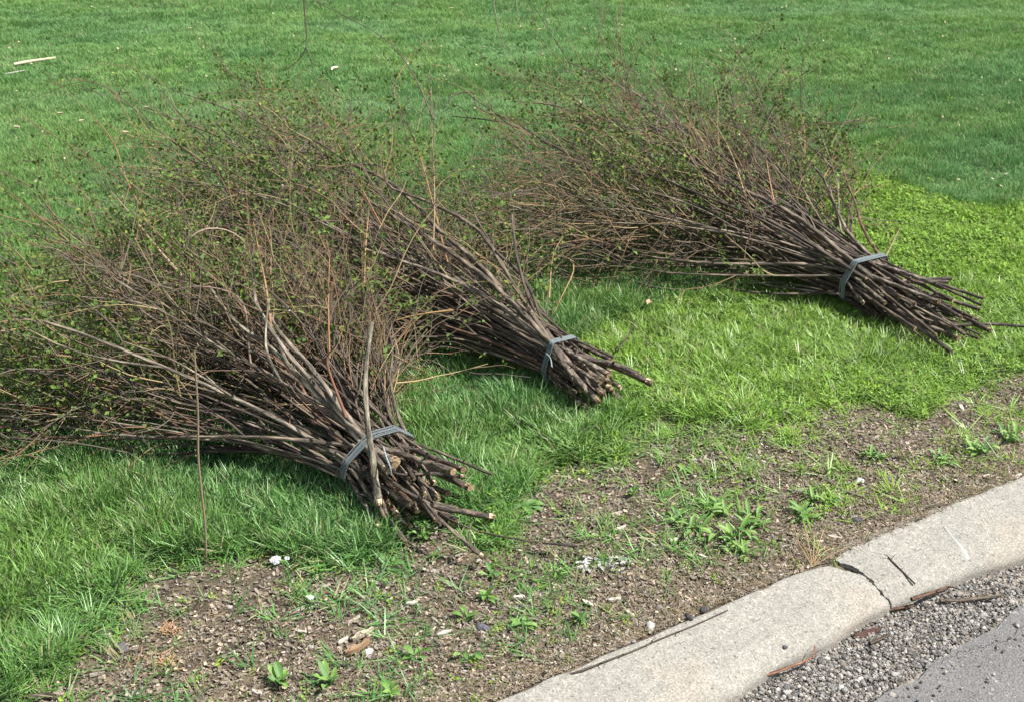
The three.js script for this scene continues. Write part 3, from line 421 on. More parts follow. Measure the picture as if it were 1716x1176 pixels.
bundle({
  seed: 1, gap: 0.009, label: 'nearest brush bundle, spreading to the left edge, tied with grey twine above the bare soil', n: 85,
  tie: (() => { const p = G(634, 768, 0.10); return p; })(), az: 50, axisEl: 10, tw: 0.108, th: 0.088, azLo: 10, azHi: 82, elLo: -4, elHi: 21, lenLo: 0.85, lenHi: 1.3, lenAz: [[10, 1.12], [30, 1.02], [45, 0.8], [60, 0.6], [75, 0.47], [90, 0.4]], buttLo: 0.02, buttHi: 0.30, buttSpread: 2.5, r0: 0.0042, r1: 0.0112, leafy: 0.34, fill: 780,
  heroes: [
    { p: [[634, 844, 0.075], [629, 806, 0.125], [624, 765, 0.182], [616, 710, 0.25], [612, 640, 0.33], [616, 590, 0.39], [624, 540, 0.45]], r: 0.0115, r1: 0.005, mat: 5, bare: true, free: true, fresh: true },
    { p: [[613, 650, 0.35], [630, 590, 0.42], [640, 560, 0.46]], r: 0.006, r1: 0.003, mat: 2, cut: false, bare: true },
    { p: [[826, 867, 0.03], [785, 858, 0.05], [730, 848, 0.08], [660, 810, 0.12], [560, 740, 0.2], [470, 660, 0.28]], r: 0.011, mat: 1, bare: true, fresh: true },
    { p: [[775, 798, 0.09], [720, 793, 0.11], [665, 792, 0.15], [600, 745, 0.21], [520, 700, 0.26]], r: 0.0065, mat: 3, bare: true },
    { p: [[808, 932, 0.03], [770, 900, 0.06], [735, 868, 0.09], [690, 815, 0.11], [640, 770, 0.14], [560, 700, 0.24]], r: 0.007, mat: 0, bare: true },
    { p: [[968, 915, 0.02], [880, 905, 0.03], [790, 886, 0.04], [720, 850, 0.07], [640, 800, 0.10], [520, 720, 0.2]], r: 0.0036, mat: 3, bare: true, cut: false },
    { p: [[690, 760, 0.1], [640, 740, 0.2], [575, 726, 0.23], [540, 730, 0.22], [440, 735, 0.18], [330, 732, 0.14], [200, 735, 0.08], [90, 742, 0.04]], r: 0.0105, mat: 0, twigs: 6 },
    { p: [[640, 815, 0.06], [560, 790, 0.08], [440, 750, 0.1], [320, 705, 0.12], [200, 675, 0.12], [60, 655, 0.1]], r: 0.011, mat: 0, twigs: 8, forks: 2 },
    { p: [[630, 825, 0.05], [520, 790, 0.06], [380, 755, 0.07], [300, 760, 0.06], [170, 765, 0.05]], r: 0.009, mat: 3, twigs: 4, forks: 1 },
    { p: [[660, 760, 0.19], [610, 712, 0.26], [545, 655, 0.3], [480, 590, 0.36], [430, 510, 0.42], [424, 470, 0.45]], r: 0.0125, mat: 2, bare: true },
    { p: [[655, 770, 0.19], [590, 700, 0.25], [520, 615, 0.32], [460, 545, 0.38], [440, 480, 0.43]], r: 0.012, mat: 2, bare: true },
    { p: [[640, 780, 0.17], [560, 690, 0.24], [500, 630, 0.3], [450, 580, 0.34], [395, 540, 0.38], [350, 480, 0.42]], r: 0.0115, mat: 5, twigs: 4, forks: 1 },
    { p: [[690, 770, 0.12], [668, 720, 0.2], [650, 670, 0.26], [628, 640, 0.3]], r: 0.005, mat: 0, bare: true },
    { p: [[470, 640, 0.30], [447, 590, 0.38], [448, 520, 0.44], [452, 500, 0.45]], r: 0.006, mat: 5, bare: true, cut: false },
  ],
  shoots: [
    { p: [[455, 560, 0.36], [445, 480, 0.46], [435, 430, 0.5], [424, 372, 0.56]], r: 0.0042, c: [0.34, 0.2, 0.09], n: 5 },
    { p: [[552, 600, 0.3], [550, 520, 0.4], [552, 420, 0.5]], r: 0.003, n: 6 }, { p: [[580, 700, 0.26], [548, 600, 0.36], [562, 580, 0.4]], r: 0.0045, c: [0.2, 0.09, 0.05], n: 3 },
    { p: [[310, 470, 0.38], [250, 400, 0.45], [215, 355, 0.48], [185, 320, 0.5]], r: 0.006, c: [0.42, 0.30, 0.18], n: 8 }, { p: [[260, 390, 0.4], [215, 310, 0.46], [190, 240, 0.5], [150, 190, 0.5], [75, 120, 0.48]], r: 0.0035, n: 10 },
    { p: [[300, 360, 0.4], [240, 240, 0.45], [175, 130, 0.5]], r: 0.0026, n: 10 }, { p: [[200, 300, 0.38], [110, 240, 0.35], [10, 178, 0.3]], r: 0.0028, n: 10 },
    { p: [[330, 430, 0.45], [310, 410, 0.5], [340, 385, 0.54], [385, 388, 0.52], [410, 410, 0.48], [395, 440, 0.44]], r: 0.004, c: [0.36, 0.27, 0.2], n: 2 },
    { p: [[420, 610, 0.3], [400, 500, 0.42], [330, 480, 0.46], [250, 500, 0.42]], r: 0.004, c: [0.25, 0.17, 0.13], n: 5 },
    { p: [[250, 800, 0.06], [180, 780, 0.05], [110, 785, 0.04]], r: 0.003, c: [0.4, 0.26, 0.08], n: 3, leafy: 0 },
  ],
  tails: [[[642, 748, 0.2], [648, 768, 0.19], [654, 784, 0.17], [655, 795, 0.15]]],
});
bundle({
  seed: 2, gap: 0.009, label: 'middle brush bundle with two thick cut ends jutting over open grass', n: 88,
  tie: G(942, 602, 0.10), az: 49, axisEl: 12, tw: 0.085, th: 0.080, azLo: 12, azHi: 64, elLo: -2, elHi: 14, lenLo: 1.05, lenHi: 1.7, lenAz: [[12, 0.9], [40, 1.08], [50, 1.0], [58, 0.68], [70, 0.45]], buttLo: 0.03, buttHi: 0.21, buttSpread: 1.6, fresh: 0.35, r0: 0.0042, r1: 0.0105, leafy: 0.32, fill: 560, leafSize: 1.0, tieTilt: 0.5,
  heroes: [
    { p: [[1088, 640, 0.07], [1040, 616, 0.11], [985, 592, 0.16], [940, 555, 0.23], [900, 500, 0.29], [868, 440, 0.36], [858, 360, 0.45]], r: 0.0125, r1: 0.004, mat: 1, twigs: 3, fresh: true },
    { p: [[1070, 628, 0.09], [1030, 606, 0.13], [975, 580, 0.19], [920, 530, 0.25], [880, 470, 0.31], [830, 420, 0.37]], r: 0.011, r1: 0.004, mat: 3, twigs: 3, fresh: true },
    { p: [[1000, 672, 0.05], [950, 625, 0.13], [890, 550, 0.23], [810, 450, 0.33], [740, 390, 0.38], [660, 310, 0.44], [580, 270, 0.46], [535, 240, 0.48], [455, 215, 0.47], [390, 180, 0.45]], r: 0.013, r1: 0.003, mat: 0, twigs: 12, forks: 2, len: 1 },
    { p: [[990, 660, 0.06], [930, 600, 0.16], [850, 520, 0.25], [760, 470, 0.3], [650, 430, 0.33], [560, 400, 0.34], [440, 345, 0.32]], r: 0.012, r1: 0.003, mat: 2, twigs: 8, forks: 2 },
    { p: [[1010, 660, 0.06], [930, 580, 0.2], [830, 480, 0.31], [720, 400, 0.38], [610, 330, 0.42], [560, 265, 0.47], [420, 250, 0.42]], r: 0.0125, r1: 0.003, mat: 0, twigs: 8, forks: 2 },
    { p: [[900, 600, 0.2], [862, 480, 0.3], [800, 385, 0.4], [720, 340, 0.44], [650, 310, 0.46], [640, 280, 0.5], [580, 275, 0.5]], r: 0.009, r1: 0.003, mat: 0, twigs: 5 },
    { p: [[1045, 675, 0.02], [1010, 640, 0.07], [960, 600, 0.13], [900, 560, 0.18]], r: 0.010, mat: 0, bare: true, fresh: true },
    { p: [[1000, 676, 0.04], [970, 635, 0.09], [925, 585, 0.15], [880, 540, 0.2]], r: 0.009, mat: 4, bare: true, fresh: true },
  ],
  shoots: [
    { p: [[726, 420, 0.36], [728, 330, 0.46], [724, 230, 0.56], [722, 140, 0.66]], r: 0.003, c: [0.28, 0.19, 0.11], n: 24, leafy: 0.5 },
    { p: [[726, 200, 0.6], [690, 120, 0.68], [640, 62, 0.72], [580, 28, 0.76], [525, 0, 0.78], [500, -20, 0.8]], r: 0.003, c: [0.12, 0.09, 0.075], n: 5, leafy: 0.2 },
    { p: [[750, 440, 0.32], [700, 250, 0.5], [660, 150, 0.58], [690, 90, 0.64]], r: 0.003, n: 14 }, { p: [[640, 380, 0.4], [560, 230, 0.5], [520, 150, 0.54]], r: 0.003, n: 14 },
    { p: [[560, 330, 0.36], [480, 220, 0.44], [440, 150, 0.48], [430, 120, 0.5]], r: 0.0028, n: 14 }, { p: [[610, 480, 0.32], [612, 420, 0.4], [618, 350, 0.48]], r: 0.0035, c: [0.4, 0.22, 0.1], n: 5 },
    { p: [[880, 430, 0.2], [830, 330, 0.26], [870, 280, 0.3]], r: 0.0025, n: 12, leafy: 0.3 }, { p: [[760, 520, 0.26], [690, 530, 0.24], [620, 555, 0.2], [560, 610, 0.16]], r: 0.0035, c: [0.4, 0.24, 0.1], n: 8 },
    { p: [[920, 500, 0.12], [930, 420, 0.2], [955, 380, 0.26]], r: 0.003, c: [0.36, 0.24, 0.11], n: 8 }, { p: [[900, 420, 0.16], [960, 440, 0.16], [940, 500, 0.1], [925, 530, 0.05]], r: 0.003, c: [0.4, 0.25, 0.12], n: 4 },
    { p: [[640, 300, 0.42], [560, 200, 0.5], [480, 150, 0.5], [330, 160, 0.4]], r: 0.003, n: 14 }, { p: [[530, 330, 0.36], [400, 260, 0.36], [300, 220, 0.34], [270, 160, 0.34]], r: 0.003, n: 14 },
  ],
  tails: [[[925, 615, 0.16], [922, 600, 0.18], [915, 592, 0.2]], [[915, 635, 0.06], [900, 645, 0.03], [892, 652, 0.03]]],
});
bundle({
  seed: 3, gap: 0.009, label: 'farthest brush bundle, its ragged butts pointing to the yellow green verge', n: 95,
  tie: G(1448, 468, 0.105), az: 52, axisEl: 9, tw: 0.118, th: 0.090, azLo: 8, azHi: 96, elLo: -2, elHi: 15, lenLo: 1.0, lenHi: 1.6, lenAz: [[8, 0.85], [30, 0.86], [50, 1.05], [75, 0.95], [98, 0.72]], buttLo: 0.10, buttHi: 0.47, buttSpread: 1.4, fresh: 0.12, r0: 0.004, r1: 0.0095, leafy: 0.36, fill: 860, leafSize: 1.05, tieTilt: -0.4,
  heroes: [
    { p: [[1596, 466, 0.1], [1540, 455, 0.13], [1470, 440, 0.18], [1400, 425, 0.22], [1280, 370, 0.3], [1160, 320, 0.36], [1080, 290, 0.4]], r: 0.0075, mat: 3, twigs: 5, forks: 1 },
    { p: [[1590, 472, 0.09], [1545, 462, 0.12], [1480, 446, 0.17], [1380, 400, 0.25], [1250, 320, 0.34], [1130, 240, 0.42], [1070, 180, 0.48], [1050, 120, 0.54]], r: 0.008, mat: 3, twigs: 8, forks: 1 },
    { p: [[1642, 518, 0.05], [1590, 502, 0.08], [1530, 485, 0.11], [1460, 465, 0.15], [1380, 440, 0.2], [1250, 400, 0.26]], r: 0.0085, mat: 3, bare: true },
    { p: [[1720, 547, 0.03], [1660, 543, 0.035], [1610, 545, 0.04], [1550, 540, 0.05], [1480, 505, 0.09], [1400, 480, 0.12]], r: 0.0055, r1: 0.006, mat: 3, bare: true, cut: false },
    { p: [[1640, 535, 0.04], [1600, 528, 0.06], [1540, 510, 0.08], [1460, 470, 0.14], [1380, 440, 0.18]], r: 0.007, mat: 1, bare: true },
    { p: [[1560, 470, 0.1], [1470, 466, 0.15], [1380, 463, 0.16], [1260, 462, 0.15], [1130, 458, 0.14], [1040, 445, 0.12]], r: 0.008, mat: 0, twigs: 3 },
    { p: [[1480, 470, 0.15], [1350, 445, 0.17], [1200, 442, 0.17], [1100, 432, 0.16], [1000, 412, 0.14], [900, 402, 0.12]], r: 0.009, mat: 0, twigs: 6 },
    { p: [[1382, 526, 0.02], [1330, 500, 0.03], [1280, 476, 0.05], [1220, 450, 0.08]], r: 0.006, mat: 2, bare: true },
    { p: [[1390, 505, 0.04], [1300, 500, 0.04], [1240, 486, 0.04], [1160, 466, 0.05]], r: 0.007, mat: 1, bare: true },
    { p: [[1480, 440, 0.18], [1430, 390, 0.22], [1380, 300, 0.3], [1350, 260, 0.34], [1335, 220, 0.38]], r: 0.008, mat: 2, twigs: 5 },
    { p: [[1490, 440, 0.18], [1460, 380, 0.22], [1430, 330, 0.26], [1412, 300, 0.28]], r: 0.008, mat: 4, twigs: 4 },
    { p: [[1450, 450, 0.2], [1330, 360, 0.3], [1230, 310, 0.36], [1130, 250, 0.42], [1100, 215, 0.45], [1115, 175, 0.5]], r: 0.0105, mat: 0, twigs: 5, forks: 1 },
    { p: [[1440, 460, 0.18], [1290, 370, 0.28], [1180, 330, 0.33], [1080, 290, 0.36], [980, 270, 0.34], [900, 230, 0.34], [840, 205, 0.34], [760, 195, 0.33]], r: 0.0085, r1: 0.003, mat: 3, twigs: 3, forks: 1 },
    { p: [[930, 250, 0.34], [860, 204, 0.36], [800, 180, 0.38], [790, 155, 0.42], [760, 160, 0.42], [745, 180, 0.4]], r: 0.0045, r1: 0.0028, mat: 3, bare: true, cut: false },
    { p: [[1420, 440, 0.22], [1300, 340, 0.32], [1230, 260, 0.4], [1190, 200, 0.45], [1160, 170, 0.5], [1090, 175, 0.5]], r: 0.0045, mat: 4, twigs: 3 },
  ],
  shoots: [
    { p: [[1250, 330, 0.34], [1222, 250, 0.42], [1180, 190, 0.48], [1130, 170, 0.5]], r: 0.004, c: [0.36, 0.26, 0.14], n: 3, leafy: 0.1 }, { p: [[1300, 350, 0.3], [1290, 300, 0.36], [1282, 250, 0.4]], r: 0.003, c: [0.4, 0.24, 0.13], n: 3 },
    { p: [[1100, 250, 0.4], [1060, 170, 0.48], [1030, 100, 0.56]], r: 0.0032, n: 14 }, { p: [[1020, 250, 0.38], [970, 180, 0.44], [930, 130, 0.48]], r: 0.003, n: 16, leafy: 0.7 }, { p: [[1350, 260, 0.34], [1340, 190, 0.4], [1290, 150, 0.44]], r: 0.003, n: 18, leafy: 0.6 },
    { p: [[1050, 420, 0.14], [960, 390, 0.14], [890, 400, 0.12]], r: 0.003, c: [0.4, 0.26, 0.12], n: 10 }, { p: [[1000, 340, 0.24], [980, 320, 0.26], [1040, 325, 0.3]], r: 0.003, c: [0.4, 0.3, 0.2], n: 4 },
    { p: [[1480, 440, 0.16], [1500, 400, 0.2], [1510, 380, 0.22]], r: 0.0035, c: [0.28, 0.2, 0.13], n: 1, leafy: 0 }, { p: [[1380, 300, 0.3], [1400, 250, 0.3], [1385, 225, 0.34]], r: 0.003, n: 10 },
  ],
  tails: [],
});
bundle({
  seed: 4, name: 'cut_stems', category: 'cut stems', untied: true, label: 'small heap of stems with pale cut ends half hidden behind the middle bundle', n: 18,
  tie: G(486, 292, 0.13), az: 86, axisEl: 4, tw: 0.075, th: 0.055, azLo: 60, azHi: 110, elLo: -4, elHi: 8, lenLo: 0.4, lenHi: 0.7, buttLo: 0.03, buttHi: 0.08, buttSpread: 0.8, r0: 0.007, r1: 0.012, leafy: 0.5, fill: 40, fresh: 0.8,
});

// ------------------------------------------------------------------ broad leaved weeds, each a plant with its leaves
const weedMats = [[0.15, 0.30, 0.05], [0.20, 0.36, 0.06], [0.11, 0.25, 0.05]].map((c) => { const m = new THREE.MeshPhysicalMaterial({ color: new THREE.Color(...c), roughness: 0.6, transmission: 0.3, thickness: 0, side: THREE.DoubleSide }); return m; });
function broadLeaf(L, w, rise, droop, fold, r) {
  const n = 7, P = [], I = []; const wav = r() * 6;
  for (let i = 0; i <= n; i++) { const f = i / n, ww = w * Math.pow(Math.sin(Math.PI * Math.min(1, 0.06 + f * 0.94)), 0.8) * (f < 0.12 ? 0.25 + f * 4 : 1) / 2; const y = rise * f - droop * f * f, x = L * f * (1 - 0.12 * f); for (const k of [-1, -0.5, 0, 0.5, 1]) P.push(x, y + Math.abs(k) * fold * ww * 2 + 0.08 * ww * Math.sin(f * 14 + wav + k * 2) * Math.abs(k), k * ww * (i === n ? 0 : 1)); }
  for (let i = 0; i < n; i++) for (let k = 0; k < 4; k++) { const a = i * 5 + k; I.push(a, a + 1, a + 5, a + 1, a + 6, a + 5); }
  const g = new THREE.BufferGeometry(); g.setAttribute('position', new THREE.Float32BufferAttribute(P, 3)); g.setIndex(I); g.computeVertexNormals(); return g;
}
{
  const r = rng(909);
  const kinds = {
    rosette: { n: 9, L: [0.055, 0.09], w: 0.34, rise: [0.2, 0.6], droop: [0.3, 0.6] },
    upright: { n: 10, L: [0.032, 0.058], w: 0.38, rise: [0.6, 1.3], droop: [0.3, 0.7] },
    narrow: { n: 20, L: [0.045, 0.08], w: 0.22, rise: [0.5, 1.2], droop: [0.3, 0.9] },
    seedling: { n: 5, L: [0.026, 0.04], w: 0.42, rise: [0.3, 0.8], droop: [0.2, 0.5] },
  };
  const list = [
    [880, 846, 'rosette', 0.95, 2, 'broad flat dock leaves on the soil just beyond the cut ends of the nearest bundle'],
    [636, 888, 'upright', 1.0, 1, 'bright young weed standing right under the butts of the nearest bundle'],
    [712, 902, 'upright', 0.7, 0, 'small dark green weed in the shade of the long stick below the nearest bundle'],
    [1222, 905, 'narrow', 1.05, 1, 'largest bright green weed clump on the bare soil, facing the middle of the near kerb'],
    [1165, 888, 'narrow', 0.8, 0, 'narrow leaved weed clump touching the largest clump on its left'],
    [1340, 868, 'narrow', 0.85, 0, 'weed clump on the soil just behind the kerb crack beside dry stalks'],
    [825, 958, 'seedling', 1.3, 1, 'two leaved seedling on the soil below the tip of the long thin stick'],
    [815, 1000, 'upright', 0.75, 0, 'pale green weed with drooping leaves in the middle of the bare soil'],
    [882, 1048, 'seedling', 1.2, 0, 'small weed with one long leaf near the bend of the kerb edge twig'],
    [972, 1045, 'upright', 0.65, 2, 'dull green weed curling beside the soil edge behind the twig on the kerb'],
    [782, 1108, 'seedling', 1.2, 1, 'small lime green seedling standing alone near the lower end of the kerb'],
    [778, 1040, 'seedling', 1.1, 0, 'thin seedling beside a dark stone in the middle of the bare soil'],
    [470, 1150, 'upright', 0.95, 1, 'bushy bright weed at the bottom edge, leftmost of the row of three'],
    [552, 1148, 'upright', 1.0, 1, 'bushy bright weed at the bottom edge, middle of the row of three'],
    [655, 1165, 'upright', 0.8, 1, 'bushy bright weed at the bottom edge, rightmost of the row of three'],
    [653, 946, 'seedling', 1.2, 2, 'single grey green leaf pair on the soil below the shaded butts'],
    [1262, 880, 'narrow', 0.85, 0, 'weed clump right of the largest clump, its leaves pointing to the kerb crack'],
    [1205, 858, 'narrow', 0.8, 1, 'yellow green weed clump just behind the largest clump on the soil'],
    [1240, 930, 'narrow', 0.75, 1, 'low weed clump between the largest clump and the near kerb'],
    [1135, 872, 'narrow', 0.6, 1, 'small narrow weed left of and behind the largest clump'],
    [1372, 840, 'narrow', 0.8, 1, 'weed clump behind the clump by the kerb crack, near the grey stick'],
    [1640, 760, 'narrow', 0.8, 1, 'weed clump left of the bright clump at the right edge'],
    [1460, 770, 'narrow', 0.7, 1, 'weed clump on the soil beyond the white stone and grey stick'],
    [1060, 830, 'upright', 0.7, 1, 'bright weed alone on the soil above the long thin stick'],
    [1690, 738, 'narrow', 0.9, 1, 'bright weed clump at the right edge close behind the far kerb'],
    [1578, 778, 'narrow', 0.7, 0, 'weed clump on the soil behind the far kerb section beside a dry stick'],
    [700, 1098, 'seedling', 1.1, 0, 'tiny dark seedling above the row of bushy weeds'],
    [1148, 790, 'rosette', 0.55, 0, 'small flat rosette where the verge grass thins out before the soil'],
  ];
  for (const [px, py, kind, sc, mi, label] of list) {
    const K = kinds[kind], p = G(px, py, 0); p.y = hgt(p.x, p.z) - 0.002; const o = thing('weed', p, label, 'weed'); const a0 = r() * 6;
    for (let i = 0; i < K.n; i++) { const L = lerp(K.L[0], K.L[1], r()) * sc * 0.82, m = part('leaf', broadLeaf(L, L * K.w * (0.8 + 0.4 * r()), L * lerp(...K.rise, r()), L * lerp(...K.droop, r()), 0.12 + 0.15 * r(), r), weedMats[(mi + (r() < 0.3 ? 1 : 0)) % 3], o); m.rotation.y = a0 + i * 2.4 + r() * 0.6; m.rotation.z = (r() - 0.5) * 0.3; m.position.set((r() - 0.5) * 0.02 * sc, 0.004 + r() * 0.012 * sc * (kind === 'rosette' ? 0.4 : 1), (r() - 0.5) * 0.02 * sc); if (kind === 'narrow') { m.position.x *= 3; m.position.z *= 3; } }
    if (kind !== 'rosette') part('stem', tube([V(0, -0.005, 0), V(0.004 * sc, 0.015 * sc, 0.002), V(0, 0.03 * sc, 0.004)], () => 0.0014, 4, 5), weedMats[0], o);
  }
}

// ------------------------------------------------------------------ loose sticks, stones and scraps
const plain = (c, rough = 0.85) => new THREE.MeshStandardMaterial({ color: new THREE.Color(...c), roughness: rough });
function stick(name, label, cat, pts, R0, R1, mat, extra = [], group) {
  const P = pts.map(([x, y, h]) => { const p = G(x, y, h ?? 0); if (h === undefined) { for (let k = 0; k < 4; k++) { const [s, d] = sd(p.x, p.z); const ky = d < 0.06 ? onKerb(p.x, p.z) : null; const yy = ky !== null && ky > -0.10 ? ky + R0 * 0.9 : d > 0.01 ? hgt(p.x, p.z) + R0 : roadY + R0 + 0.002; p.copy(G(x, y, yy)); } } return p; });
  const base = P[0].clone(), o = thing(name, base, label, cat, group), L = P.map((p) => p.clone().sub(base));
  part('stem', tube(L, (f) => lerp(R0, R1, f), 18, 6, 0.18), mat, o); const cv = new THREE.CatmullRomCurve3(L);
  for (const [f, dx, dy, dz] of extra) { const p = cv.getPoint(f), d = V(dx, dy, dz); part('side_twig', tube([p, p.clone().addScaledVector(d, 0.5).add(V(0, 0.003, 0)), p.clone().add(d)], (t) => lerp(lerp(R0, R1, f) * 0.75, 0.0008, t), 6, 5), mat, o); }
  return o;
}
stick('upright_stick', 'thin bare brown stick standing up in the grass before the nearest bundle', 'stick', [[345, 945, 0], [343, 880, 0.11], [332, 770, 0.28], [331, 690, 0.40], [325, 588, 0.55]], 0.0031, 0.0021, plain([0.27, 0.20, 0.13]), [[0.97, -0.008, 0.015, 0.004]]);
stick('pale_stick', 'pale stripped stick lying on the mown lawn far behind', 'stick', [[22, 108, 0.055], [55, 102, 0.06], [92, 97, 0.06]], 0.011, 0.008, plain([0.62, 0.52, 0.36]));
stick('pale_stick', 'short whitish straw on the lawn below the pale stripped stick', 'stick', [[8, 124, 0.05], [40, 118, 0.055]], 0.005, 0.003, plain([0.5, 0.5, 0.4]));
stick('kerb_edge_twig', 'long thin budded twig lying along the back edge of the near kerb', 'twig', [[902, 1138], [960, 1128], [1015, 1108], [1060, 1091], [1110, 1069], [1160, 1049], [1220, 1022]], 0.0026, 0.0014, bark[1], [[0.3, 0.01, 0.008, 0.012], [0.45, -0.008, 0.006, 0.012], [0.6, 0.012, 0.006, -0.01], [0.75, 0.004, 0.006, 0.012]]);
stick('kerb_twig', 'short dark twig lying across the far kerb section beyond the crack', 'twig', [[1534, 978], [1520, 964], [1505, 949], [1489, 933]], 0.0024, 0.0014, bark[3], [[0.95, -0.012, 0.008, -0.006], [0.9, 0.012, 0.010, -0.008]]);
stick('orange_stick', 'peeled orange stick against the front of the near kerb', 'stick', [[1264, 1137, -0.046], [1290, 1129, -0.044], [1330, 1115, -0.04], [1356, 1104, -0.036], [1364, 1096, -0.03], [1366, 1082, -0.02]], 0.0042, 0.0016, new THREE.MeshStandardMaterial({ color: new THREE.Color(0.75, 0.40, 0.24), map: barkTex, bumpMap: barkTex, bumpScale: 0.0015, roughness: 0.8 }), [[0.7, 0.018, 0.004, -0.012]]);
stick('gutter_stick', 'dark thin stick lying on the gravel below the bark flake', 'stick', [[1458, 1078], [1476, 1070], [1492, 1062]], 0.005, 0.003, bark[1]);
stick('gutter_stick', 'reddish brown broken stick against the far kerb section', 'stick', [[1528, 1004], [1550, 996], [1578, 988], [1592, 982]], 0.0055, 0.003, bark[4], [[0.9, 0.02, 0.01, 0.02], [0.5, 0.03, 0.004, -0.01]]);
stick('gutter_stick', 'long crooked stick on the grit between the far kerb and the asphalt', 'stick', [[1576, 1006], [1610, 1005], [1650, 1001], [1682, 996]], 0.0055, 0.003, bark[0], [[0.6, 0.03, 0.005, -0.02]]);
stick('gutter_stick', 'thin reddish twig where the kerb crack meets the gutter', 'stick', [[1490, 1022], [1510, 1018], [1532, 1014]], 0.005, 0.003, bark[4]);
stick('grey_stick', 'weathered grey stick on the soil behind the far kerb', 'stick', [[1362, 793], [1390, 806], [1412, 820], [1446, 832]], 0.006, 0.004, bark[2], [[0.5, 0.03, 0.01, 0.01]]);
stick('grass_twig', 'dark bent twig lying in the open grass by the middle bundle', 'twig', [[1032, 588, 0.045], [1046, 572, 0.06], [1055, 560, 0.065], [1063, 540, 0.09]], 0.0032, 0.0022, bark[3]);
stick('soil_stick', 'dark stick at the bottom edge of the bare soil, lower left', 'stick', [[48, 1168], [72, 1165], [96, 1169]], 0.008, 0.006, bark[1]);
stick('soil_stick', 'pale dry stem curving near the bottom edge left of the bushy weeds', 'stick', [[282, 1140], [291, 1155], [290, 1172]], 0.003, 0.002, bark[2]);
stick('soil_stick', 'thin brown stalk lying across the soil by the largest weed clump', 'stick', [[1270, 862], [1305, 872], [1335, 885]], 0.0028, 0.0018, bark[1]);
{ // dry stalks fanning from the soil at the kerb crack
  const r = rng(12), b = G(1362, 950, 0), o = thing('dry_weed', b, 'fan of dry tan stalks at the soil edge beside the kerb crack', 'dry weed'), m = plain([0.42, 0.29, 0.17]);
  for (let i = 0; i < 9; i++) { const a = -2.6 + i * 0.28 + r() * 0.2, L = 0.05 + 0.07 * r(); part('stalk', tube([V(0, 0, 0), V(Math.cos(a) * L * 0.5, 0.02 + 0.03 * r(), Math.sin(a) * L * 0.5), V(Math.cos(a) * L, 0.02 + 0.05 * r(), Math.sin(a) * L)], (f) => lerp(0.0016, 0.0008, f), 6, 4), m, o); }
}
function stone(px, py, size, c, seed, label, h = 0) { const p = G(px, py, h + size * 0.3); if (h) for (let k = 0; k < 4; k++) { const y = onKerb(p.x, p.z); if (y !== null) p.copy(G(px, py, y + size * 0.35)); } const g = pebbleGeo(seed); const m = top('stone', g, plain(c), label, 'stone'); m.position.copy(p); m.scale.set(size * 1.2, size, size * 0.9); m.rotation.y = seed; }
stone(205, 1087, 0.014, [0.12, 0.115, 0.12], 21, 'dark grey stone on the soil below the grass at lower left');
stone(1437, 872, 0.013, [0.07, 0.07, 0.085], 22, 'dark blue grey stone behind the far kerb near the crack');
stone(1180, 1021, 0.009, [0.05, 0.048, 0.05], 23, 'small black stone at the back edge of the near kerb, upper of two', 0.006);
stone(1156, 1033, 0.010, [0.07, 0.065, 0.06], 24, 'small black stone at the back edge of the near kerb, lower of two', 0.006);
stone(808, 1052, 0.012, [0.10, 0.10, 0.125], 25, 'dark bluish stone in the middle of the bare soil');
stone(617, 1092, 0.010, [0.75, 0.72, 0.66], 26, 'round white pebble on the soil near a split wood chunk');
stone(1090, 1050, 0.013, [0.5, 0.45, 0.41], 27, 'pale stone on the soil edge just above the kerb edge twig');
stone(1442, 806, 0.012, [0.7, 0.7, 0.68], 28, 'white stone beside the weathered grey stick');
stone(1316, 1084, 0.006, [0.08, 0.08, 0.09], 29, 'dark grain lying on top of the near kerb above the orange stick', -0.03);
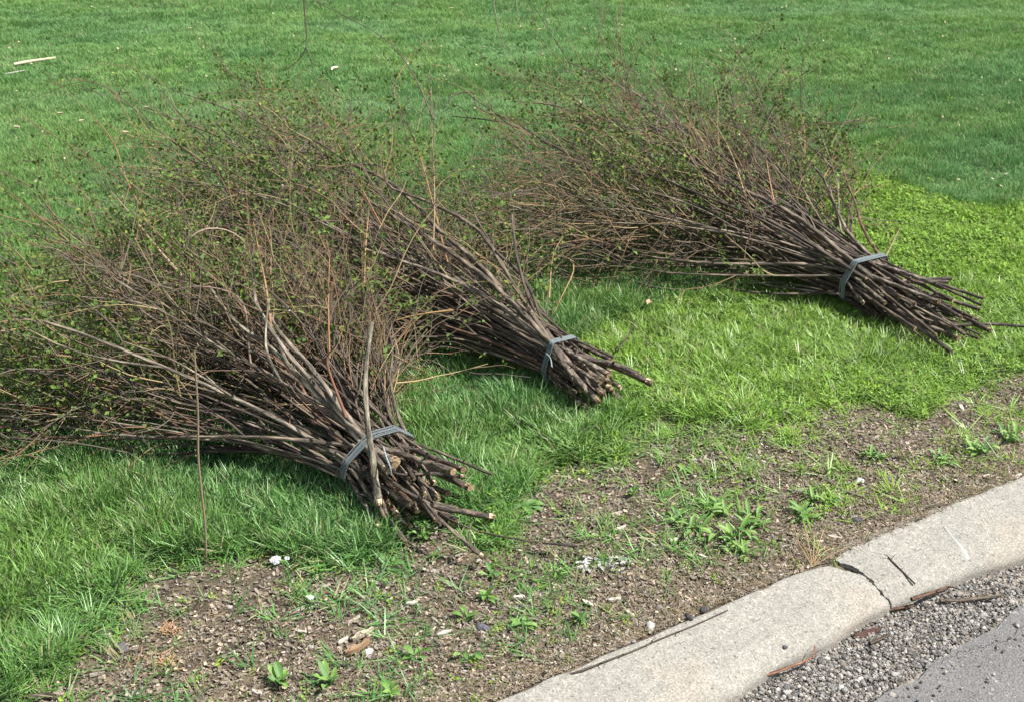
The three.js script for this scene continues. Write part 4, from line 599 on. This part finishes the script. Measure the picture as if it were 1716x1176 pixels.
{ // flaky pieces: bark, wood, paper
  const flake = (seed, L, w, t, curl) => { const r = rng(seed), g = new THREE.BoxGeometry(1, 1, 1, 7, 1, 4), p = g.attributes.position; for (let i = 0; i < p.count; i++) { const x = p.getX(i), z = p.getZ(i), y = p.getY(i); const k = 1 - 0.75 * Math.pow(Math.abs(x) * 2, 3) * (0.6 + 0.4 * noise(x * 6 + 9, seed, 3)); const n = noise(x * 5 + seed, z * 5 + 3, 8) - 0.5; p.setXYZ(i, x * L * (1 + 0.15 * (noise(z * 9 + 3, seed, 2) - 0.5)), y * t + curl * (z * z * 4) * w + n * t * 1.6, z * w * k); } g.computeVertexNormals(); return g; };
  const put = (name, label, cat, px, py, L, w, t, curl, c, yaw, seed, h = 0, group) => { const m = top(name, flake(seed, L, w, t, curl), plain(c, 0.9), label, cat, group); m.position.copy(G(px, py, h + t * 0.7 + 0.003)); m.rotation.y = yaw; return m; };
  put('bark_flake', 'dark red brown curled bark flake on the gravel against the near kerb', 'bark', 1455, 1057, 0.075, 0.018, 0.0045, -0.35, [0.5, 0.30, 0.24], 0.38, 3, roadY - 0.004).material = new THREE.MeshStandardMaterial({ color: new THREE.Color(0.36, 0.2, 0.16), map: barkTex, bumpMap: barkTex, bumpScale: 0.002, roughness: 0.9 });
  put('wood_chunk', 'pale split wood chunk pointing up the soil at the lower middle', 'wood chip', 608, 1062, 0.055, 0.014, 0.008, 0.1, [0.46, 0.37, 0.28], 0.75, 4);
  put('wood_chunk', 'brown wood chunk lying beside the pale split one', 'wood chip', 600, 1085, 0.06, 0.016, 0.01, 0.1, [0.30, 0.19, 0.11], 0.7, 5);
  const chipLabels = ['pale wood chip just left of the split wood chunk', 'pale wood chip below the single grey green leaf pair', 'pale wood chip on open soil right of the tiny white scrap', 'pale wood chip below the bleached chip patch, left of two', 'pale wood chip below the bleached chip patch, right of two', 'pale wood chip right of the drooping pale green weed', 'pale wood chip left of the narrow leaved weed clump', 'pale wood chip beyond the fan of dry stalks, near the kerb crack', 'pale wood chip beside the tiny lone white scrap', 'pale wood chip at the bottom edge left of the bushy weeds', 'pale wood chip left of the thin seedling by the dark stone', 'pale wood chip above the bleached chips, close to the stalk tips'];
  [[575, 1073, 0.9], [628, 976, -0.5], [690, 1010, 0.3], [985, 1010, -0.7], [1030, 1004, 0.2], [870, 1000, 0.1], [1130, 905, 0.5], [1400, 900, -0.4], [520, 1000, 0.4], [430, 1160, -0.5], [745, 1060, 0.5], [1040, 885, 0.6]].forEach(([x, y, yaw], i) => put('wood_chip', chipLabels[i], 'wood chip', x, y, 0.024 + 0.01 * hash2(i, 4), 0.008, 0.004, 0.2, [0.58, 0.5, 0.42], yaw, 30 + i, 0, 'pale wood chips on the bare soil'));
  const paper = (px, py, size, seed, label) => { const r = rng(seed), g = new THREE.IcosahedronGeometry(1, 3), p = g.attributes.position; for (let i = 0; i < p.count; i++) { const v = V().fromBufferAttribute(p, i); const k = 0.6 + 0.6 * Math.abs(noise(v.x * 3 + seed, v.y * 3 + v.z * 2, seed) - 0.5) * 2 + 0.25 * noise(v.z * 6, v.x * 6 + v.y * 5, seed + 3); p.setXYZ(i, v.x * k, v.y * k * 0.6, v.z * k); } g.computeVertexNormals(); const f = g; const m = top('paper_scrap', f, plain([0.78, 0.78, 0.8], 0.8), label, 'paper scrap'); m.position.copy(G(px, py, size * 0.5 + 0.01)); m.scale.setScalar(size); };
  paper(462, 938, 0.013, 1, 'larger crumpled white scrap at the edge of grass and soil'); paper(480, 935, 0.006, 2, 'smaller white scrap beside the larger crumpled one'); paper(520, 1001, 0.007, 3, 'tiny white scrap alone on the bare soil below the crumpled scraps'); paper(690, 770, 0.009, 5, 'white fleck in the grass beside the twine of the nearest bundle');
  const dry = (px, py, L, seed, label, c, group, h = 0.045) => put('dry_leaf', label, 'dry leaf', px, py, L, L * 0.6, 0.0016, 0.35, c, seed, 60 + seed, h, group);
  dry(562, 116, 0.065, 1, 'largest pale dry leaf on the lawn above the middle crown', [0.62, 0.52, 0.38]);
  dry(478, 300 - 92, 0.03, 20, 'dry brown leaf caught above the twigs of the middle crown', [0.45, 0.3, 0.18], null, 0.5);
  const dryLabels = ['pale dry leaf on the lawn above the left crown, rightmost of its loose row', 'pale dry leaf on the lawn far left, upper of a close pair', 'pale dry leaf on the lawn far left, lower of a close pair', 'pale dry leaf near the left edge below the stripped stick, upper of two', 'pale dry leaf just above the wispy tips of the left crown', 'pale dry leaf near the top edge left of the hanging dark twig', 'pale dry leaf right of and above the stripped stick', 'pale dry leaf below the pale hanging twigs', 'pale dry leaf near the top edge right of the pale hanging twigs', 'pale dry leaf above the tips of the farthest crown', 'pale dry leaf near the left edge below the stripped stick, lower of two', 'pale dry leaf at the top edge left of the pale hanging twigs', 'pale dry leaf above the tall tan shoot of the middle crown'];
  [[245, 180], [100, 191], [136, 203], [26, 213], [210, 223], [318, 48], [198, 82], [812, 80], [905, 50], [1040, 70], [28, 214], [757, 14], [740, 78]].forEach(([x, y], i) => dry(x, y, 0.026 + 0.014 * hash2(i, 6), 2 + i, dryLabels[i], [0.52, 0.42, 0.29], 'dry leaves scattered over the far lawn'));
  dry(45, 686, 0.045, 40, 'tan dry leaf by the branch tips at the left edge', [0.42, 0.3, 0.17], null, 0.06); dry(6, 556, 0.05, 41, 'tan dry leaf cut by the left edge among branch tips', [0.42, 0.3, 0.17], null, 0.1);
  dry(1088, 508, 0.035, 42, 'tan dry leaf in the grass between the middle and farthest bundles', [0.42, 0.31, 0.19]);
  const r = rng(61), bits = []; for (let i = 0; i < 60; i++) { const t = i / 60, p = G(lerp(970, 1050, t) + (r() - 0.5) * 40, 945 + (r() - 0.5) * 26, 0.006), L = 0.006 + 0.012 * r(); bits.push({ p, q: new THREE.Quaternion().setFromEuler(new THREE.Euler(r() - 0.5, r() * 6, r() - 0.5)), s: V(L, L * 0.2, L * 0.4), c: new THREE.Color(0.5, 0.48, 0.45).multiplyScalar(0.6 + 0.4 * r()) }); }
  tag(instanced('bleached_chips', flake(9, 1, 1, 1, 0.1), plain([1, 1, 1], 0.9), bits), 'patch of bleached grey white chips below the long thin stick', 'litter');
  const needles = []; for (let i = 0; i < 90; i++) { const w = r() < 0.4 ? [283, 1053, 16, 9] : [268, 1103, 42, 13], p = G(w[0] + gauss(r) * w[2], w[1] + gauss(r) * w[3], 0.008 + r() * 0.01), L = 0.015 + 0.02 * r(); needles.push({ p, q: new THREE.Quaternion().setFromEuler(new THREE.Euler(r() - 0.5, r() * 6, r() - 0.5)), s: V(L, 0.0016, 0.0018), c: new THREE.Color(0.40, 0.25, 0.14).multiplyScalar(0.6 + 0.6 * r()) }); }
  tag(instanced('orange_needles', new THREE.BoxGeometry(1, 1, 1, 2, 1, 1), plain([1, 1, 1], 0.9), needles), 'orange brown dry needles on the soil below the grass at lower left', 'litter');
}
{ // twigs hanging into the picture from a branch above its top edge
  const A = (px, py, D) => { const x = (px - 858) / FL, v = -(py - 588) / FL; return V(x * D, CAM_H + (v * CP - SP) * D, (-CP - v * SP) * D); };
  const hang = (label, b, list, mat, col) => { const base = b[0].clone(), o = thing('overhanging_branch', base, label, 'branch'); part('branch', tube(b.map((p) => p.clone().sub(base)), (f) => lerp(0.008, 0.004, f), 12, 6, 0.15), mat, o); for (const [pts, R] of list) part('twig', tube(pts.map((p) => p.clone().sub(base)), (f) => lerp(R, R * 0.45, f), 12, 5), mat, o); };
  const D = 4.2;
  hang('dark forked twig hanging down from above the top edge', [A(420, -60, D), A(508, -30, D), A(640, -70, D)], [[[A(508, -30, D), A(510, 20, D), A(513, 55, D), A(512, 82, D)], 0.0032], [[A(512, 80, D), A(502, 98, D), A(488, 110, D), A(474, 119, D)], 0.0022], [[A(512, 80, D), A(520, 100, D), A(525, 126, D)], 0.0022]], bark[3]);
  hang('pale thin twigs hanging down from above the top edge', [A(780, -50, D), A(850, -30, D), A(930, -60, D)], [[[A(828, -36, D), A(828, 5, D), A(834, 42, D), A(842, 68, D), A(848, 85, D), A(862, 107, D)], 0.0024], [[A(862, -30, D), A(865, 5, D), A(869, 28, D), A(875, 46, D)], 0.002]], bark[5]);
}
renderer.render(scene, camera);
